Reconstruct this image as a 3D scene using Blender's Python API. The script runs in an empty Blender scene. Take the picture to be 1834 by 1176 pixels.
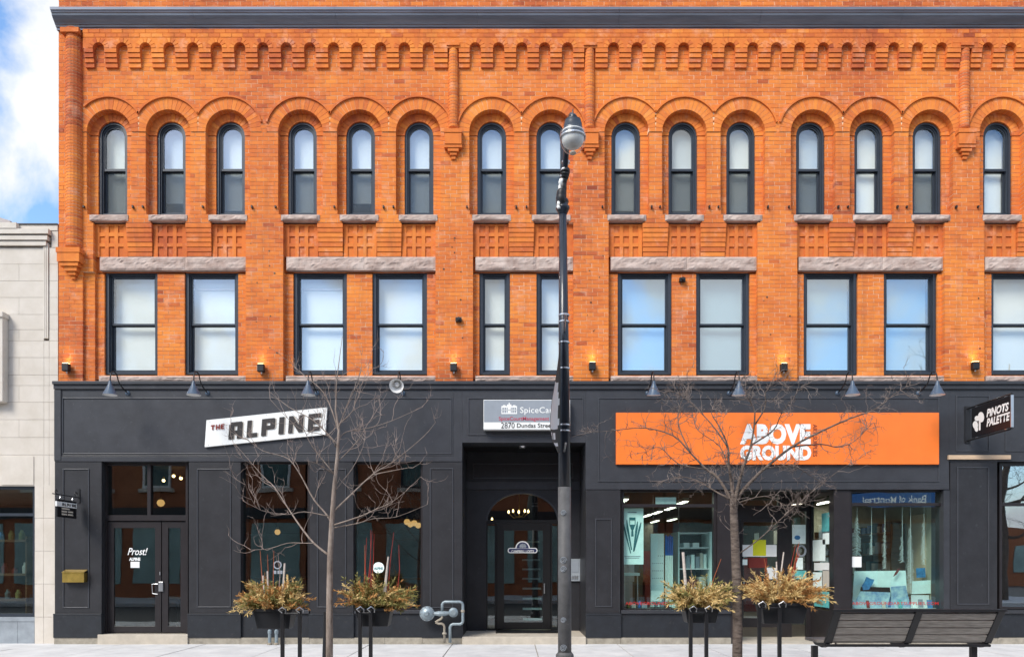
import bpy, math, random
from mathutils import Vector, Matrix, noise
R = math.radians
scn = bpy.context.scene
C = scn.collection
# ------------------------------------------------------------------ camera
F, CX, CY, D, EYE = 1344.0, 917.0, 1012.0, 14.0, 1.45      # focal px, principal point px, distance to facade, eye height
def PX(px, Y=0.0): return (px - CX) * (D + Y) / F
def PZ(py, Y=0.0): return EYE + (CY - py) * (D + Y) / F
cam = bpy.data.cameras.new('camera'); camo = bpy.data.objects.new('camera', cam); C.objects.link(camo)
camo.location = (0, -D, EYE); camo.rotation_euler = (R(90), 0, 0)
cam.sensor_width = 36; cam.lens = 36 * F / 1834; cam.shift_y = (CY - 588) / 1834; cam.clip_end = 2000
scn.camera = camo
# ------------------------------------------------------------------ sky
SUN_EL, SUN_DIR = R(43), (-0.62, -0.78)
rot = math.atan2(SUN_DIR[0], SUN_DIR[1])
w = bpy.data.worlds.new('World'); scn.world = w; w.use_nodes = True
nt = w.node_tree; nt.nodes.clear()
def wn(t, **k):
    n = nt.nodes.new(t)
    for a, b in k.items(): setattr(n, a, b)
    return n
out = wn('ShaderNodeOutputWorld'); bg = wn('ShaderNodeBackground'); bg.inputs[1].default_value = 0.15
sky = wn('ShaderNodeTexSky', sky_type='NISHITA', sun_disc=False, sun_elevation=SUN_EL, sun_rotation=rot, air_density=1.0, dust_density=0.6, ozone_density=1.6)
tc = wn('ShaderNodeTexCoord'); sx = wn('ShaderNodeSeparateXYZ'); nt.links.new(tc.outputs['Generated'], sx.inputs[0])
zc = wn('ShaderNodeMath', operation='MAXIMUM'); nt.links.new(sx.outputs[2], zc.inputs[0]); zc.inputs[1].default_value = 0.0
za = wn('ShaderNodeMath', operation='ADD'); nt.links.new(zc.outputs[0], za.inputs[0]); za.inputs[1].default_value = 0.30
dv = wn('ShaderNodeVectorMath', operation='DIVIDE'); nt.links.new(tc.outputs['Generated'], dv.inputs[0])
cb = wn('ShaderNodeCombineXYZ')
for i in range(3): nt.links.new(za.outputs[0], cb.inputs[i])
nt.links.new(cb.outputs[0], dv.inputs[1])
cn = wn('ShaderNodeTexNoise'); cn.inputs['Scale'].default_value = 4.2; cn.inputs['Detail'].default_value = 9; cn.inputs['Roughness'].default_value = 0.55; cn.inputs['Distortion'].default_value = 0.25
mp = wn('ShaderNodeMapping'); mp.inputs['Location'].default_value = (7.721, 6.415, 8.838); nt.links.new(tc.outputs['Generated'], mp.inputs[0]); nt.links.new(mp.outputs[0], cn.inputs['Vector'])
cr = wn('ShaderNodeValToRGB'); cr.color_ramp.elements[0].position = 0.43; cr.color_ramp.elements[1].position = 0.53
nt.links.new(cn.outputs[0], cr.inputs[0])
cn2 = wn('ShaderNodeTexNoise'); cn2.inputs['Scale'].default_value = 7; cn2.inputs['Detail'].default_value = 6; nt.links.new(mp.outputs[0], cn2.inputs['Vector'])
cc = wn('ShaderNodeMix', data_type='RGBA'); cc.inputs[6].default_value = (2.15, 2.25, 2.40, 1); cc.inputs[7].default_value = (2.75, 2.77, 2.80, 1); nt.links.new(cn2.outputs[0], cc.inputs[0])
mx = wn('ShaderNodeMix', data_type='RGBA'); nt.links.new(cr.outputs[0], mx.inputs[0]); hs = wn('ShaderNodeHueSaturation'); hs.inputs['Saturation'].default_value = 1.12; hs.inputs['Value'].default_value = 0.74; nt.links.new(sky.outputs[0], hs.inputs['Color']); nt.links.new(hs.outputs[0], mx.inputs[6]); nt.links.new(cc.outputs[2], mx.inputs[7])
nt.links.new(mx.outputs[2], bg.inputs[0]); nt.links.new(bg.outputs[0], out.inputs[0])
# ------------------------------------------------------------------ sun (soft, through thin cloud)
sl = bpy.data.lights.new('sun', 'SUN'); so = bpy.data.objects.new('sun', sl); C.objects.link(so)
sl.energy = 1.5; sl.angle = R(24); sl.color = (1.0, 0.95, 0.87)
sd = Vector((SUN_DIR[0] * math.cos(SUN_EL), SUN_DIR[1] * math.cos(SUN_EL), math.sin(SUN_EL)))
so.rotation_euler = (-sd).to_track_quat('-Z', 'Y').to_euler(); so.location = (-20, -25, 30)
scn.view_settings.view_transform = 'Standard'; scn.view_settings.look = 'None'; scn.view_settings.exposure = 1.46; scn.view_settings.gamma = 1
scn.render.engine = 'CYCLES'; scn.cycles.max_bounces = 8; scn.cycles.transparent_max_bounces = 16; scn.cycles.caustics_reflective = False; scn.cycles.caustics_refractive = False
# ------------------------------------------------------------------ materials
MATS = {}
def base_mat(name):
    m = bpy.data.materials.new(name); m.use_nodes = True; n = m.node_tree
    n.nodes.clear(); o = n.nodes.new('ShaderNodeOutputMaterial'); MATS[name] = m
    return m, n, o
def mat(name, col, rough=0.6, var=0.15, scale=6.0, bump=0.0, bscale=60.0, metal=0.0, col2=None, spec=0.4, stretch=(1, 1, 1), spots=None, coat=0.0):
    """principled with noise-mottled colour, optional second colour, bump and spots=(colour, scale, threshold)"""
    m, n, o = base_mat(name); L = n.links.new
    p = n.nodes.new('ShaderNodeBsdfPrincipled'); L(p.outputs[0], o.inputs[0])
    g = n.nodes.new('ShaderNodeNewGeometry'); mpn = n.nodes.new('ShaderNodeMapping'); mpn.inputs['Scale'].default_value = stretch; L(g.outputs['Position'], mpn.inputs[0])
    t = n.nodes.new('ShaderNodeTexNoise'); t.inputs['Scale'].default_value = scale; t.inputs['Detail'].default_value = 5; t.inputs['Roughness'].default_value = 0.65; L(mpn.outputs[0], t.inputs['Vector'])
    r = n.nodes.new('ShaderNodeValToRGB'); r.color_ramp.elements[0].position = 0.3; r.color_ramp.elements[1].position = 0.7
    c2 = col2 or tuple(min(1, c * (1 + var)) for c in col); c1 = col if col2 else tuple(c * (1 - var) for c in col)
    r.color_ramp.elements[0].color = (*c1, 1); r.color_ramp.elements[1].color = (*c2, 1); L(t.outputs[0], r.inputs[0])
    last = r.outputs[0]
    if spots:
        t2 = n.nodes.new('ShaderNodeTexNoise'); t2.inputs['Scale'].default_value = spots[1]; t2.inputs['Detail'].default_value = 8; t2.inputs['Roughness'].default_value = 0.75; L(g.outputs['Position'], t2.inputs['Vector'])
        r2 = n.nodes.new('ShaderNodeValToRGB'); r2.color_ramp.elements[0].position = spots[2]; r2.color_ramp.elements[1].position = spots[2] + 0.08; L(t2.outputs[0], r2.inputs[0])
        mxn = n.nodes.new('ShaderNodeMix'); mxn.data_type = 'RGBA'; L(r2.outputs[0], mxn.inputs[0]); L(last, mxn.inputs[6]); mxn.inputs[7].default_value = (*spots[0], 1); last = mxn.outputs[2]
    L(last, p.inputs['Base Color'])
    p.inputs['Roughness'].default_value = rough; p.inputs['Metallic'].default_value = metal; p.inputs['Specular IOR Level'].default_value = spec
    p.inputs['Coat Weight'].default_value = coat
    if bump:
        t3 = n.nodes.new('ShaderNodeTexNoise'); t3.inputs['Scale'].default_value = bscale; t3.inputs['Detail'].default_value = 6; L(mpn.outputs[0], t3.inputs['Vector'])
        b = n.nodes.new('ShaderNodeBump'); b.inputs['Strength'].default_value = bump; b.inputs['Distance'].default_value = 0.01; L(t3.outputs[0], b.inputs['Height']); L(b.outputs[0], p.inputs['Normal'])
    return m
def emit(name, col, s):
    m, n, o = base_mat(name); e = n.nodes.new('ShaderNodeEmission'); e.inputs[0].default_value = (*col, 1); e.inputs[1].default_value = s; n.links.new(e.outputs[0], o.inputs[0]); return m
def glass(name, tint, refl, ior=1.5, rough=0.0):
    m, n, o = base_mat(name); L = n.links.new
    t = n.nodes.new('ShaderNodeBsdfTransparent'); t.inputs[0].default_value = (*tint, 1)
    g = n.nodes.new('ShaderNodeBsdfGlossy'); g.inputs['Roughness'].default_value = rough; g.inputs[0].default_value = (0.95, 0.98, 1, 1)
    f = n.nodes.new('ShaderNodeFresnel'); bf = n.nodes.new('ShaderNodeNewGeometry'); mr = n.nodes.new('ShaderNodeMapRange'); mr.inputs[3].default_value = ior; mr.inputs[4].default_value = 1 / ior; L(bf.outputs['Backfacing'], mr.inputs[0]); L(mr.outputs[0], f.inputs[0])   # the same reflectance from either side
    a = n.nodes.new('ShaderNodeMath'); a.operation = 'ADD'; a.use_clamp = True; a.inputs[1].default_value = refl; L(f.outputs[0], a.inputs[0])
    # slight waviness of panes
    ge = n.nodes.new('ShaderNodeNewGeometry'); no = n.nodes.new('ShaderNodeTexNoise'); no.inputs['Scale'].default_value = 1.6; no.inputs['Detail'].default_value = 1; L(ge.outputs['Position'], no.inputs['Vector'])
    b = n.nodes.new('ShaderNodeBump'); b.inputs['Strength'].default_value = 0.10; b.inputs['Distance'].default_value = 0.01; L(no.outputs[0], b.inputs['Height']); L(b.outputs[0], g.inputs['Normal'])
    mxs = n.nodes.new('ShaderNodeMixShader'); L(a.outputs[0], mxs.inputs[0]); L(t.outputs[0], mxs.inputs[1]); L(g.outputs[0], mxs.inputs[2]); L(mxs.outputs[0], o.inputs[0]); return m
def screen_mat(name, col, op):
    m, n, o = base_mat(name); L = n.links.new
    t = n.nodes.new('ShaderNodeBsdfTransparent'); d = n.nodes.new('ShaderNodeBsdfDiffuse'); d.inputs[0].default_value = (*col, 1)
    mxs = n.nodes.new('ShaderNodeMixShader'); mxs.inputs[0].default_value = op; L(t.outputs[0], mxs.inputs[1]); L(d.outputs[0], mxs.inputs[2]); L(mxs.outputs[0], o.inputs[0]); return m
def brick_mat(name, ramp, big=None, rough=0.85):
    """colour by the per-piece attribute 'tint', mottled and stained"""
    m, n, o = base_mat(name); L = n.links.new
    p = n.nodes.new('ShaderNodeBsdfPrincipled'); L(p.outputs[0], o.inputs[0]); p.inputs['Roughness'].default_value = rough; p.inputs['Specular IOR Level'].default_value = 0.15
    a = n.nodes.new('ShaderNodeAttribute'); a.attribute_name = 'tint'
    g = n.nodes.new('ShaderNodeNewGeometry')
    t = n.nodes.new('ShaderNodeTexNoise'); t.inputs['Scale'].default_value = 9; t.inputs['Detail'].default_value = 6; t.inputs['Roughness'].default_value = 0.7; L(g.outputs['Position'], t.inputs['Vector'])
    t2 = n.nodes.new('ShaderNodeTexNoise'); t2.inputs['Scale'].default_value = 0.55; t2.inputs['Detail'].default_value = 4; L(g.outputs['Position'], t2.inputs['Vector'])
    def mth(op, x, y):
        q = n.nodes.new('ShaderNodeMath'); q.operation = op
        for i, v in enumerate((x, y)):
            if isinstance(v, (int, float)): q.inputs[i].default_value = v
            else: L(v, q.inputs[i])
        return q.outputs[0]
    s = mth('ADD', mth('MULTIPLY', a.outputs['Fac'], 0.48), mth('MULTIPLY', mth('SUBTRACT', t.outputs[0], 0.5), 0.45))
    s = mth('ADD', s, mth('MULTIPLY', mth('SUBTRACT', t2.outputs[0], 0.335), 1.0))
    r = n.nodes.new('ShaderNodeValToRGB'); el = r.color_ramp.elements
    while len(el) < len(ramp): el.new(0.5)
    for e, (pos, c) in zip(el, ramp): e.position = pos; e.color = (*c, 1)
    L(s, r.inputs[0])
    # pale lime bloom in patches
    t3 = n.nodes.new('ShaderNodeTexNoise'); t3.inputs['Scale'].default_value = 3.2; t3.inputs['Detail'].default_value = 9; t3.inputs['Roughness'].default_value = 0.75; L(g.outputs['Position'], t3.inputs['Vector'])
    r3 = n.nodes.new('ShaderNodeValToRGB'); r3.color_ramp.elements[0].position = 0.54; r3.color_ramp.elements[1].position = 0.74; r3.color_ramp.elements[1].color = (0.55, 0.55, 0.55, 1); L(t3.outputs[0], r3.inputs[0])
    mxn = n.nodes.new('ShaderNodeMix'); mxn.data_type = 'RGBA'; L(r3.outputs[0], mxn.inputs[0]); L(r.outputs[0], mxn.inputs[6]); mxn.inputs[7].default_value = (0.80, 0.47, 0.33, 1)
    # rain streaks and soot
    mps = n.nodes.new('ShaderNodeMapping'); mps.inputs['Scale'].default_value = (4.5, 4.5, 0.45); L(g.outputs['Position'], mps.inputs[0])
    t5 = n.nodes.new('ShaderNodeTexNoise'); t5.inputs['Scale'].default_value = 1.0; t5.inputs['Detail'].default_value = 7; t5.inputs['Roughness'].default_value = 0.7; L(mps.outputs[0], t5.inputs['Vector'])
    r5 = n.nodes.new('ShaderNodeValToRGB'); r5.color_ramp.elements[0].position = 0.52; r5.color_ramp.elements[1].position = 0.78; r5.color_ramp.elements[1].color = (0.55, 0.55, 0.55, 1); L(t5.outputs[0], r5.inputs[0])
    mx5 = n.nodes.new('ShaderNodeMix'); mx5.data_type = 'RGBA'; L(r5.outputs[0], mx5.inputs[0]); L(mxn.outputs[2], mx5.inputs[6]); mx5.inputs[7].default_value = (0.26, 0.085, 0.045, 1)
    L(mx5.outputs[2], p.inputs['Base Color'])
    t4 = n.nodes.new('ShaderNodeTexNoise'); t4.inputs['Scale'].default_value = 70; t4.inputs['Detail'].default_value = 4; L(g.outputs['Position'], t4.inputs['Vector'])
    b = n.nodes.new('ShaderNodeBump'); b.inputs['Strength'].default_value = 0.5; b.inputs['Distance'].default_value = 0.006; L(t4.outputs[0], b.inputs['Height']); L(b.outputs[0], p.inputs['Normal'])
    return m
BR = brick_mat('brick', [(0.0, (0.27, 0.062, 0.032)), (0.18, (0.47, 0.114, 0.042)), (0.40, (0.64, 0.180, 0.044)), (0.66, (0.75, 0.250, 0.052)), (1.0, (0.82, 0.37, 0.14))])
MORTAR = mat('mortar', (0.66, 0.30, 0.11), 0.95, scale=3.0, col2=(0.86, 0.72, 0.54), spec=0.1)
mat('sandstone', (0.33, 0.235, 0.20), 0.9, scale=4, col2=(0.56, 0.46, 0.41), bump=0.6, bscale=35, spec=0.15)
mat('limestone', (0.55, 0.50, 0.435), 0.85, scale=2.5, col2=(0.65, 0.60, 0.54), bump=0.15, bscale=80, spec=0.15)
mat('limestone_joint', (0.36, 0.32, 0.28), 0.9)
mat('grey_stone', (0.26, 0.29, 0.32), 0.6, 0.2, scale=4)
mat('storefront_paint', (0.036, 0.038, 0.045), 0.40, 0.18, scale=4, bump=0.06, bscale=18, spots=((0.062, 0.065, 0.073), 14, 0.60))
mat('pilaster_charcoal', (0.023, 0.0232, 0.027), 0.42, 0.22, scale=4, bump=0.08, bscale=18, spots=((0.040, 0.041, 0.046), 11, 0.60))  # a darker, more neutral charcoal than the fascia colour
mat('plinth_paint', (0.015, 0.0175, 0.023), 0.5, 0.25, scale=6, spots=((0.036, 0.036, 0.038), 9, 0.59))
mat('moulding_highlight', (0.050, 0.053, 0.062), 0.33, 0.1)  # lighter than the boards: edge highlights put into the moulding colour
mat('far_shopfront', (0.30, 0.42, 0.40), 0.5, 0.3, scale=0.8)
mat('window_paint', (0.028, 0.036, 0.050), 0.35, 0.12)
mat('door_paint', (0.022, 0.019, 0.021), 0.35, 0.15)
mat('black_door', (0.008, 0.008, 0.009), 0.35, 0.15)
mat('cornice_metal', (0.17, 0.19, 0.235), 0.34, 0.25, scale=3, stretch=(0.25, 1, 3), metal=0.35)
mat('concrete', (0.50, 0.50, 0.505), 0.9, scale=2.2, col2=(0.67, 0.665, 0.66), bump=0.3, bscale=90, spec=0.1, spots=((0.36, 0.35, 0.34), 9, 0.66))
mat('old_concrete', (0.30, 0.27, 0.22), 0.9, 0.3, scale=6, bump=0.3)
mat('step_stone', (0.46, 0.41, 0.34), 0.85, 0.15, scale=5, bump=0.2)
mat('asphalt', (0.05, 0.05, 0.052), 0.95, 0.25, scale=20, bump=0.4, bscale=120)
mat('kerb_stone', (0.42, 0.42, 0.41), 0.9, 0.15)
mat('soil', (0.06, 0.045, 0.03), 1, 0.3)
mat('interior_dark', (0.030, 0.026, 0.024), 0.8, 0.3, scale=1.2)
mat('interior_teal', (0.09, 0.15, 0.15), 0.8, 0.2, scale=1.0)
mat('interior_wood', (0.16, 0.075, 0.03), 0.6, 0.3, scale=3, stretch=(1, 1, 8))
mat('interior_wall', (0.46, 0.41, 0.31), 0.85, 0.1)
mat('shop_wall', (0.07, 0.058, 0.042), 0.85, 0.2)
mat('interior_floor', (0.10, 0.08, 0.06), 0.6, 0.2)
mat('blind_fabric', (0.88, 0.94, 0.90), 0.8, 0.03, scale=1.5)
mat('grey_blind', (0.66, 0.74, 0.75), 0.8, 0.06, scale=1.5)
mat('white', (0.80, 0.81, 0.80), 0.45, 0.03)
mat('pale_panel', (0.80, 0.91, 0.88), 0.5, 0.04)
mat('black_print', (0.030, 0.026, 0.026), 0.5, 0.05)
mat('beige_print', (0.55, 0.50, 0.43), 0.5, 0.05)
mat('orange_sign', (0.84, 0.19, 0.030), 0.35, 0.06, scale=2.5)
mat('red_print', (0.50, 0.030, 0.028), 0.5, 0.05)
mat('magenta_print', (0.45, 0.04, 0.08), 0.5, 0.05)
mat('dark_red_print', (0.22, 0.03, 0.02), 0.5, 0.05)
mat('sign_grey', (0.27, 0.30, 0.34), 0.4, 0.06)
mat('sign_black', (0.010, 0.010, 0.012), 0.35, 0.05)
mat('navy', (0.03, 0.035, 0.10), 0.4, 0.05)
mat('blue_sign', (0.02, 0.10, 0.36), 0.4, 0.05)
mat('brass', (0.55, 0.38, 0.10), 0.32, 0.2, scale=10, metal=0.9)
mat('steel', (0.55, 0.56, 0.58), 0.3, 0.1, metal=0.9)
mat('iron_black', (0.012, 0.012, 0.014), 0.45, 0.2)
mat('pole_paint', (0.018, 0.024, 0.036), 0.30, 0.15, coat=0.2)
mat('pole_grey', (0.085, 0.085, 0.088), 0.6, 0.25, scale=9, spots=((0.16, 0.16, 0.15), 7, 0.62))
mat('lamp_cap', (0.030, 0.040, 0.055), 0.35, 0.1)
mat('lamp_shade_blue', (0.060, 0.092, 0.14), 0.35, 0.12)
mat('shade_inside', (0.75, 0.75, 0.74), 0.4, 0.03)
mat('galvanised', (0.24, 0.29, 0.32), 0.45, 0.2, scale=14, metal=0.4)
mat('rusty_pipe', (0.22, 0.18, 0.14), 0.7, scale=12, col2=(0.36, 0.33, 0.27))
mat('bench_wood', (0.16, 0.145, 0.13), 0.8, scale=5, col2=(0.33, 0.305, 0.28), stretch=(1.2, 10, 14), bump=0.35, bscale=30)
mat('raw_wood', (0.55, 0.40, 0.27), 0.7, 0.15, scale=8, stretch=(1, 4, 9))
mat('bark_light', (0.15, 0.112, 0.092), 0.9, scale=16, col2=(0.36, 0.30, 0.26), bump=0.5, bscale=50, stretch=(1, 1, 0.35))
mat('bark_dark', (0.055, 0.040, 0.034), 0.95, scale=14, col2=(0.20, 0.16, 0.135), bump=0.9, bscale=30, stretch=(0.7, 0.7, 2.2))
mat('twig', (0.30, 0.235, 0.205), 0.8, 0.25)
mat('dark_twig', (0.10, 0.072, 0.064), 0.8, scale=3, col2=(0.27, 0.225, 0.20))
mat('plastic_black', (0.013, 0.014, 0.017), 0.5, 0.2)
mat('plant_tan', (0.50, 0.34, 0.12), 0.8, scale=14, col2=(0.76, 0.58, 0.28))
mat('plant_orange', (0.38, 0.17, 0.05), 0.8, scale=14, col2=(0.55, 0.30, 0.10))
mat('plant_olive', (0.13, 0.13, 0.035), 0.8, scale=12, col2=(0.33, 0.30, 0.10))
mat('birch', (0.62, 0.57, 0.52), 0.8, scale=10, col2=(0.42, 0.36, 0.32), stretch=(1, 1, 5))
mat('red_stem', (0.26, 0.025, 0.018), 0.6, 0.2)
mat('orange_stem', (0.36, 0.10, 0.035), 0.6, 0.2)
mat('banner_grey', (0.06, 0.06, 0.055), 0.8, 0.1)
mat('roof_grey', (0.42, 0.38, 0.37), 0.8, 0.1)
mat('brown_brick', (0.30, 0.105, 0.05), 0.9, scale=3, col2=(0.42, 0.16, 0.08))
emit('added_glow_blue', (0.03, 0.12, 0.38), 0.9)  # glow added to the bank board and letters so their reflection shows
emit('added_glow_white', (0.9, 0.95, 1.0), 0.8)
mat('paper_teal', (0.10, 0.42, 0.42), 0.6, 0.2, scale=12)
mat('paper_blue', (0.05, 0.20, 0.42), 0.6, 0.4, scale=12)
mat('paper_mint', (0.80, 0.92, 0.89), 0.6, 0.08, scale=9)
mat('paper_yellow', (0.66, 0.66, 0.02), 0.6, 0.03)
mat('teal_print', (0.03, 0.14, 0.16), 0.6, 0.1)
mat('painting', (0.55, 0.70, 0.70), 0.6, scale=8, col2=(0.10, 0.22, 0.45))
mat('tube_blue', (0.02, 0.14, 0.45), 0.4, 0.2)
mat('cloth_red', (0.17, 0.025, 0.02), 0.8, 0.2)
glass('window_glass', (0.985, 0.995, 0.995), 0.09)
glass('reflective_glass', (0.85, 0.93, 0.97), 0.22)
glass('shop_glass', (0.88, 0.98, 0.96), 0.02)
glass('dark_glass', (0.74, 0.83, 0.83), 0.06)
glass('globe_glass', (0.96, 0.96, 0.95), 0.0, rough=0.35)
screen_mat('insect_screen', (0.05, 0.065, 0.075), 0.52)
emit('warm_bulb', (1.0, 0.62, 0.25), 5)
emit('amber_bulb', (1.0, 0.50, 0.17), 0.42)
emit('tube_light', (1.0, 0.92, 0.75), 3)
emit('white_lamp', (1.0, 0.97, 0.92), 2.2)
M = MATS
# ------------------------------------------------------------------ geometry helpers
class MB:
    def __init__(s): s.v = []; s.f = []; s.t = []; s.sm = False
    def add(s, vs, fs, tint=0.5):
        b = len(s.v); s.v += [tuple(p) for p in vs]
        for f in fs: s.f.append(tuple(b + i for i in f)); s.t.append(tint)
        return s
    def box(s, x0, x1, y0, y1, z0, z1, tint=0.5, back=True):
        vs = [(x0, y0, z0), (x1, y0, z0), (x1, y1, z0), (x0, y1, z0), (x0, y0, z1), (x1, y0, z1), (x1, y1, z1), (x0, y1, z1)]
        fs = [(0, 1, 5, 4), (1, 2, 6, 5), (3, 0, 4, 7), (4, 5, 6, 7), (3, 2, 1, 0)]
        if back: fs.append((2, 3, 7, 6))
        return s.add(vs, fs, tint)
    def prism(s, poly, y0, y1, tint=0.5):
        """polygon in x,z (counter-clockwise seen from -y), extruded in y"""
        n = len(poly); vs = [(x, y0, z) for x, z in poly] + [(x, y1, z) for x, z in poly]
        fs = [tuple(range(n)), tuple(range(2 * n - 1, n - 1, -1))] + [((i + 1) % n, i, n + i, n + (i + 1) % n) for i in range(n)]
        return s.add(vs, fs, tint)
    def strip(s, outer, inner, y0, y1, closed=False, tint=0.5):
        """frame between two point lists in x,z"""
        n = len(outer); vs = [(x, y0, z) for x, z in outer] + [(x, y0, z) for x, z in inner] + [(x, y1, z) for x, z in outer] + [(x, y1, z) for x, z in inner]
        fs = []
        for i in range(n if closed else n - 1):
            j = (i + 1) % n
            fs += [(i, j, n + j, n + i), (n + i, n + j, 3 * n + j, 3 * n + i), (j, i, 2 * n + i, 2 * n + j), (2 * n + j, 2 * n + i, 3 * n + i, 3 * n + j)]
        if not closed: fs += [(0, n, 3 * n, 2 * n), (n - 1, 3 * n - 1, 4 * n - 1, 2 * n - 1)]
        return s.add(vs, fs, tint)
    def frame(s, x0, x1, z0, z1, wd, y0, y1, bottom=None, top=None, tint=0.5):
        """rectangular frame of boxes"""
        b = wd if bottom is None else bottom; t = wd if top is None else top
        s.box(x0, x0 + wd, y0, y1, z0, z1, tint); s.box(x1 - wd, x1, y0, y1, z0, z1, tint)
        if b: s.box(x0 + wd, x1 - wd, y0, y1, z0, z0 + b, tint)
        if t: s.box(x0 + wd, x1 - wd, y0, y1, z1 - t, z1, tint)
        return s
    def tube(s, pts, rad, n=8, cap=True, tint=0.5):
        pts = [Vector(p) for p in pts]; k = len(pts)
        if not isinstance(rad, (list, tuple)): rad = [rad] * k
        b = len(s.v); ref = None; vs = []; fs = []
        for i, p in enumerate(pts):
            t = (pts[min(i + 1, k - 1)] - pts[max(i - 1, 0)])
            t = t.normalized() if t.length > 1e-9 else Vector((0, 0, 1))
            if ref is None: ref = Vector((1, 0, 0)) if abs(t.x) < 0.8 else Vector((0, 1, 0))
            u = (ref - t * ref.dot(t)).normalized(); ref = u; v = t.cross(u)
            for a in range(n):
                an = 2 * math.pi * a / n; q = p + (u * math.cos(an) + v * math.sin(an)) * rad[i]; vs.append(tuple(q))
        for i in range(k - 1):
            for a in range(n): c = (a + 1) % n; fs.append((i * n + a, i * n + c, (i + 1) * n + c, (i + 1) * n + a))
        if cap: fs += [tuple(range(n - 1, -1, -1)), tuple(range((k - 1) * n, k * n))]
        return s.add(vs, fs, tint)
    def lathe(s, prof, c, n=24, axis='z', tint=0.5):
        """prof: list of (r, h); revolve about axis through c"""
        vs = []; fs = []; k = len(prof)
        for r, h in prof:
            for a in range(n):
                an = 2 * math.pi * a / n; x, y = r * math.cos(an), r * math.sin(an)
                vs.append((c[0] + x, c[1] + y, c[2] + h) if axis == 'z' else ((c[0] + x, c[1] - h, c[2] + y) if axis == 'y' else (c[0] + h, c[1] + x, c[2] + y)))
        for i in range(k - 1):
            for a in range(n): b = (a + 1) % n; fs.append((i * n + a, i * n + b, (i + 1) * n + b, (i + 1) * n + a))
        return s.add(vs, fs, tint)
    def mesh(s, name):
        me = bpy.data.meshes.new(name); me.from_pydata(s.v, [], s.f); me.validate()
        if len(me.polygons) == len(s.t):
            at = me.attributes.new('tint', 'FLOAT', 'FACE'); at.data.foreach_set('value', s.t)
        return me
    def build(s, name, m, parent=None, loc=None, kind=None, smooth=False, bevel=0, label=None, rel=False):
        o = obj(name, s.mesh(name), m, parent, loc, rel)
        if smooth:
            for p in o.data.polygons: p.use_smooth = True
        if bevel:
            b = o.modifiers.new('bevel', 'BEVEL'); b.width = bevel; b.segments = 2; b.limit_method = 'ANGLE'
        if kind: o['kind'] = kind
        if label: o['label'] = label
        return o
def obj(name, me, m, parent=None, loc=None, rel=False):
    o = bpy.data.objects.new(name, me); C.objects.link(o)
    if m is not None:
        if not me.materials: me.materials.append(m if not isinstance(m, str) else M[m])
    if loc: o.location = loc
    if parent is not None:
        o.parent = parent
        if not rel: o.matrix_parent_inverse = Matrix.Translation(-Vector(parent.location))
    return o
def tag(o, label, cat, group=None, kind=None):
    if label: o['label'] = label
    if cat: o['category'] = cat
    if group: o['group'] = group
    if kind: o['kind'] = kind
    return o
def thing(name, label, cat, loc=(0, 0, 0), group=None):
    o = bpy.data.objects.new(name, None); C.objects.link(o); o.location = loc; o.empty_display_size = 0.1
    return tag(o, label, cat, group)
def copy_tree(o, parent=None):
    c = o.copy(); C.objects.link(c)
    if parent is not None: c.parent = parent
    for ch in o.children: copy_tree(ch, c)
    return c
def text_obj(name, s, m, parent, loc, size, rot=(90, 0, 0), bold=0.0, align='LEFT', shear=0.0, sx=1.0, ex=0.0, spacing=1.0, flip=False):
    cu = bpy.data.curves.new(name, 'FONT'); cu.body = s; cu.size = size; cu.offset = bold; cu.align_x = align; cu.align_y = 'BOTTOM_BASELINE'; cu.shear = shear; cu.extrude = ex; cu.space_character = spacing; cu.resolution_u = 3
    t = bpy.data.objects.new(name, cu); C.objects.link(t)
    dg = bpy.context.evaluated_depsgraph_get(); me = bpy.data.meshes.new_from_object(t.evaluated_get(dg)); bpy.data.objects.remove(t); bpy.data.curves.remove(cu)
    me.transform(Matrix.Diagonal((-sx if flip else sx, 1, 1, 1)))
    me.transform(Matrix.Translation(loc) @ Matrix.Rotation(R(rot[2]), 4, 'Z') @ Matrix.Rotation(R(rot[1]), 4, 'Y') @ Matrix.Rotation(R(rot[0]), 4, 'X'))
    me.materials.clear()
    return obj(name, me, m, parent)
def arc(cx, cz, r, a0, a1, n, rz=None):
    return [(cx + r * math.cos(a0 + (a1 - a0) * i / n), cz + (rz or r) * math.sin(a0 + (a1 - a0) * i / n)) for i in range(n + 1)]
# ================================================================== ground
rnd = random.Random(7)
KERB = -5.3
def slab(name, x0, x1, y0, y1, z, m, kind='structure'):
    b = MB().add([(x0, y0, z), (x1, y0, z), (x1, y1, z), (x0, y1, z)], [(0, 1, 2, 3)]); o = b.build(name, m); o['kind'] = kind; return o
slab('ground', -400, 400, -400, 400, -0.20, 'asphalt')
road = slab('road', -120, 120, -15.0, KERB - 0.15, -0.14, 'asphalt')
pav = MB().box(-60, 60, KERB, 0.6, -0.19, -0.012).build('sidewalk', 'old_concrete'); pav['kind'] = 'structure'
sl_w, sl_d = 1.52, 1.48
sm = {}
for iy in range(4):
    for ix in range(-9, 9):
        k = (ix * 3 + iy) % 5
        if k not in sm:
            m_ = MB(); e = 0.009; m_.box(e, sl_w - e, e, sl_d - e, -0.05, 0.0 - 0.0008 * k); sm[k] = m_.mesh('slab'); sm[k].materials.append(M['concrete'])
        o = obj('slab', sm[k], None, pav, (0.42 + ix * sl_w + iy * 0.0, -(iy + 1) * sl_d + 0.02 + 0.55, 0))
pv2 = MB().box(-60, 60, KERB, -sl_d * 4 + 0.57 - 0.01, -0.15, -0.001).build('kerb', 'kerb_stone'); pv2['kind'] = 'structure'
pv3 = MB().box(-60, 60, -21.0, -15.0, -0.19, 0.0).build('far_sidewalk', 'concrete'); pv3['kind'] = 'structure'
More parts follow.
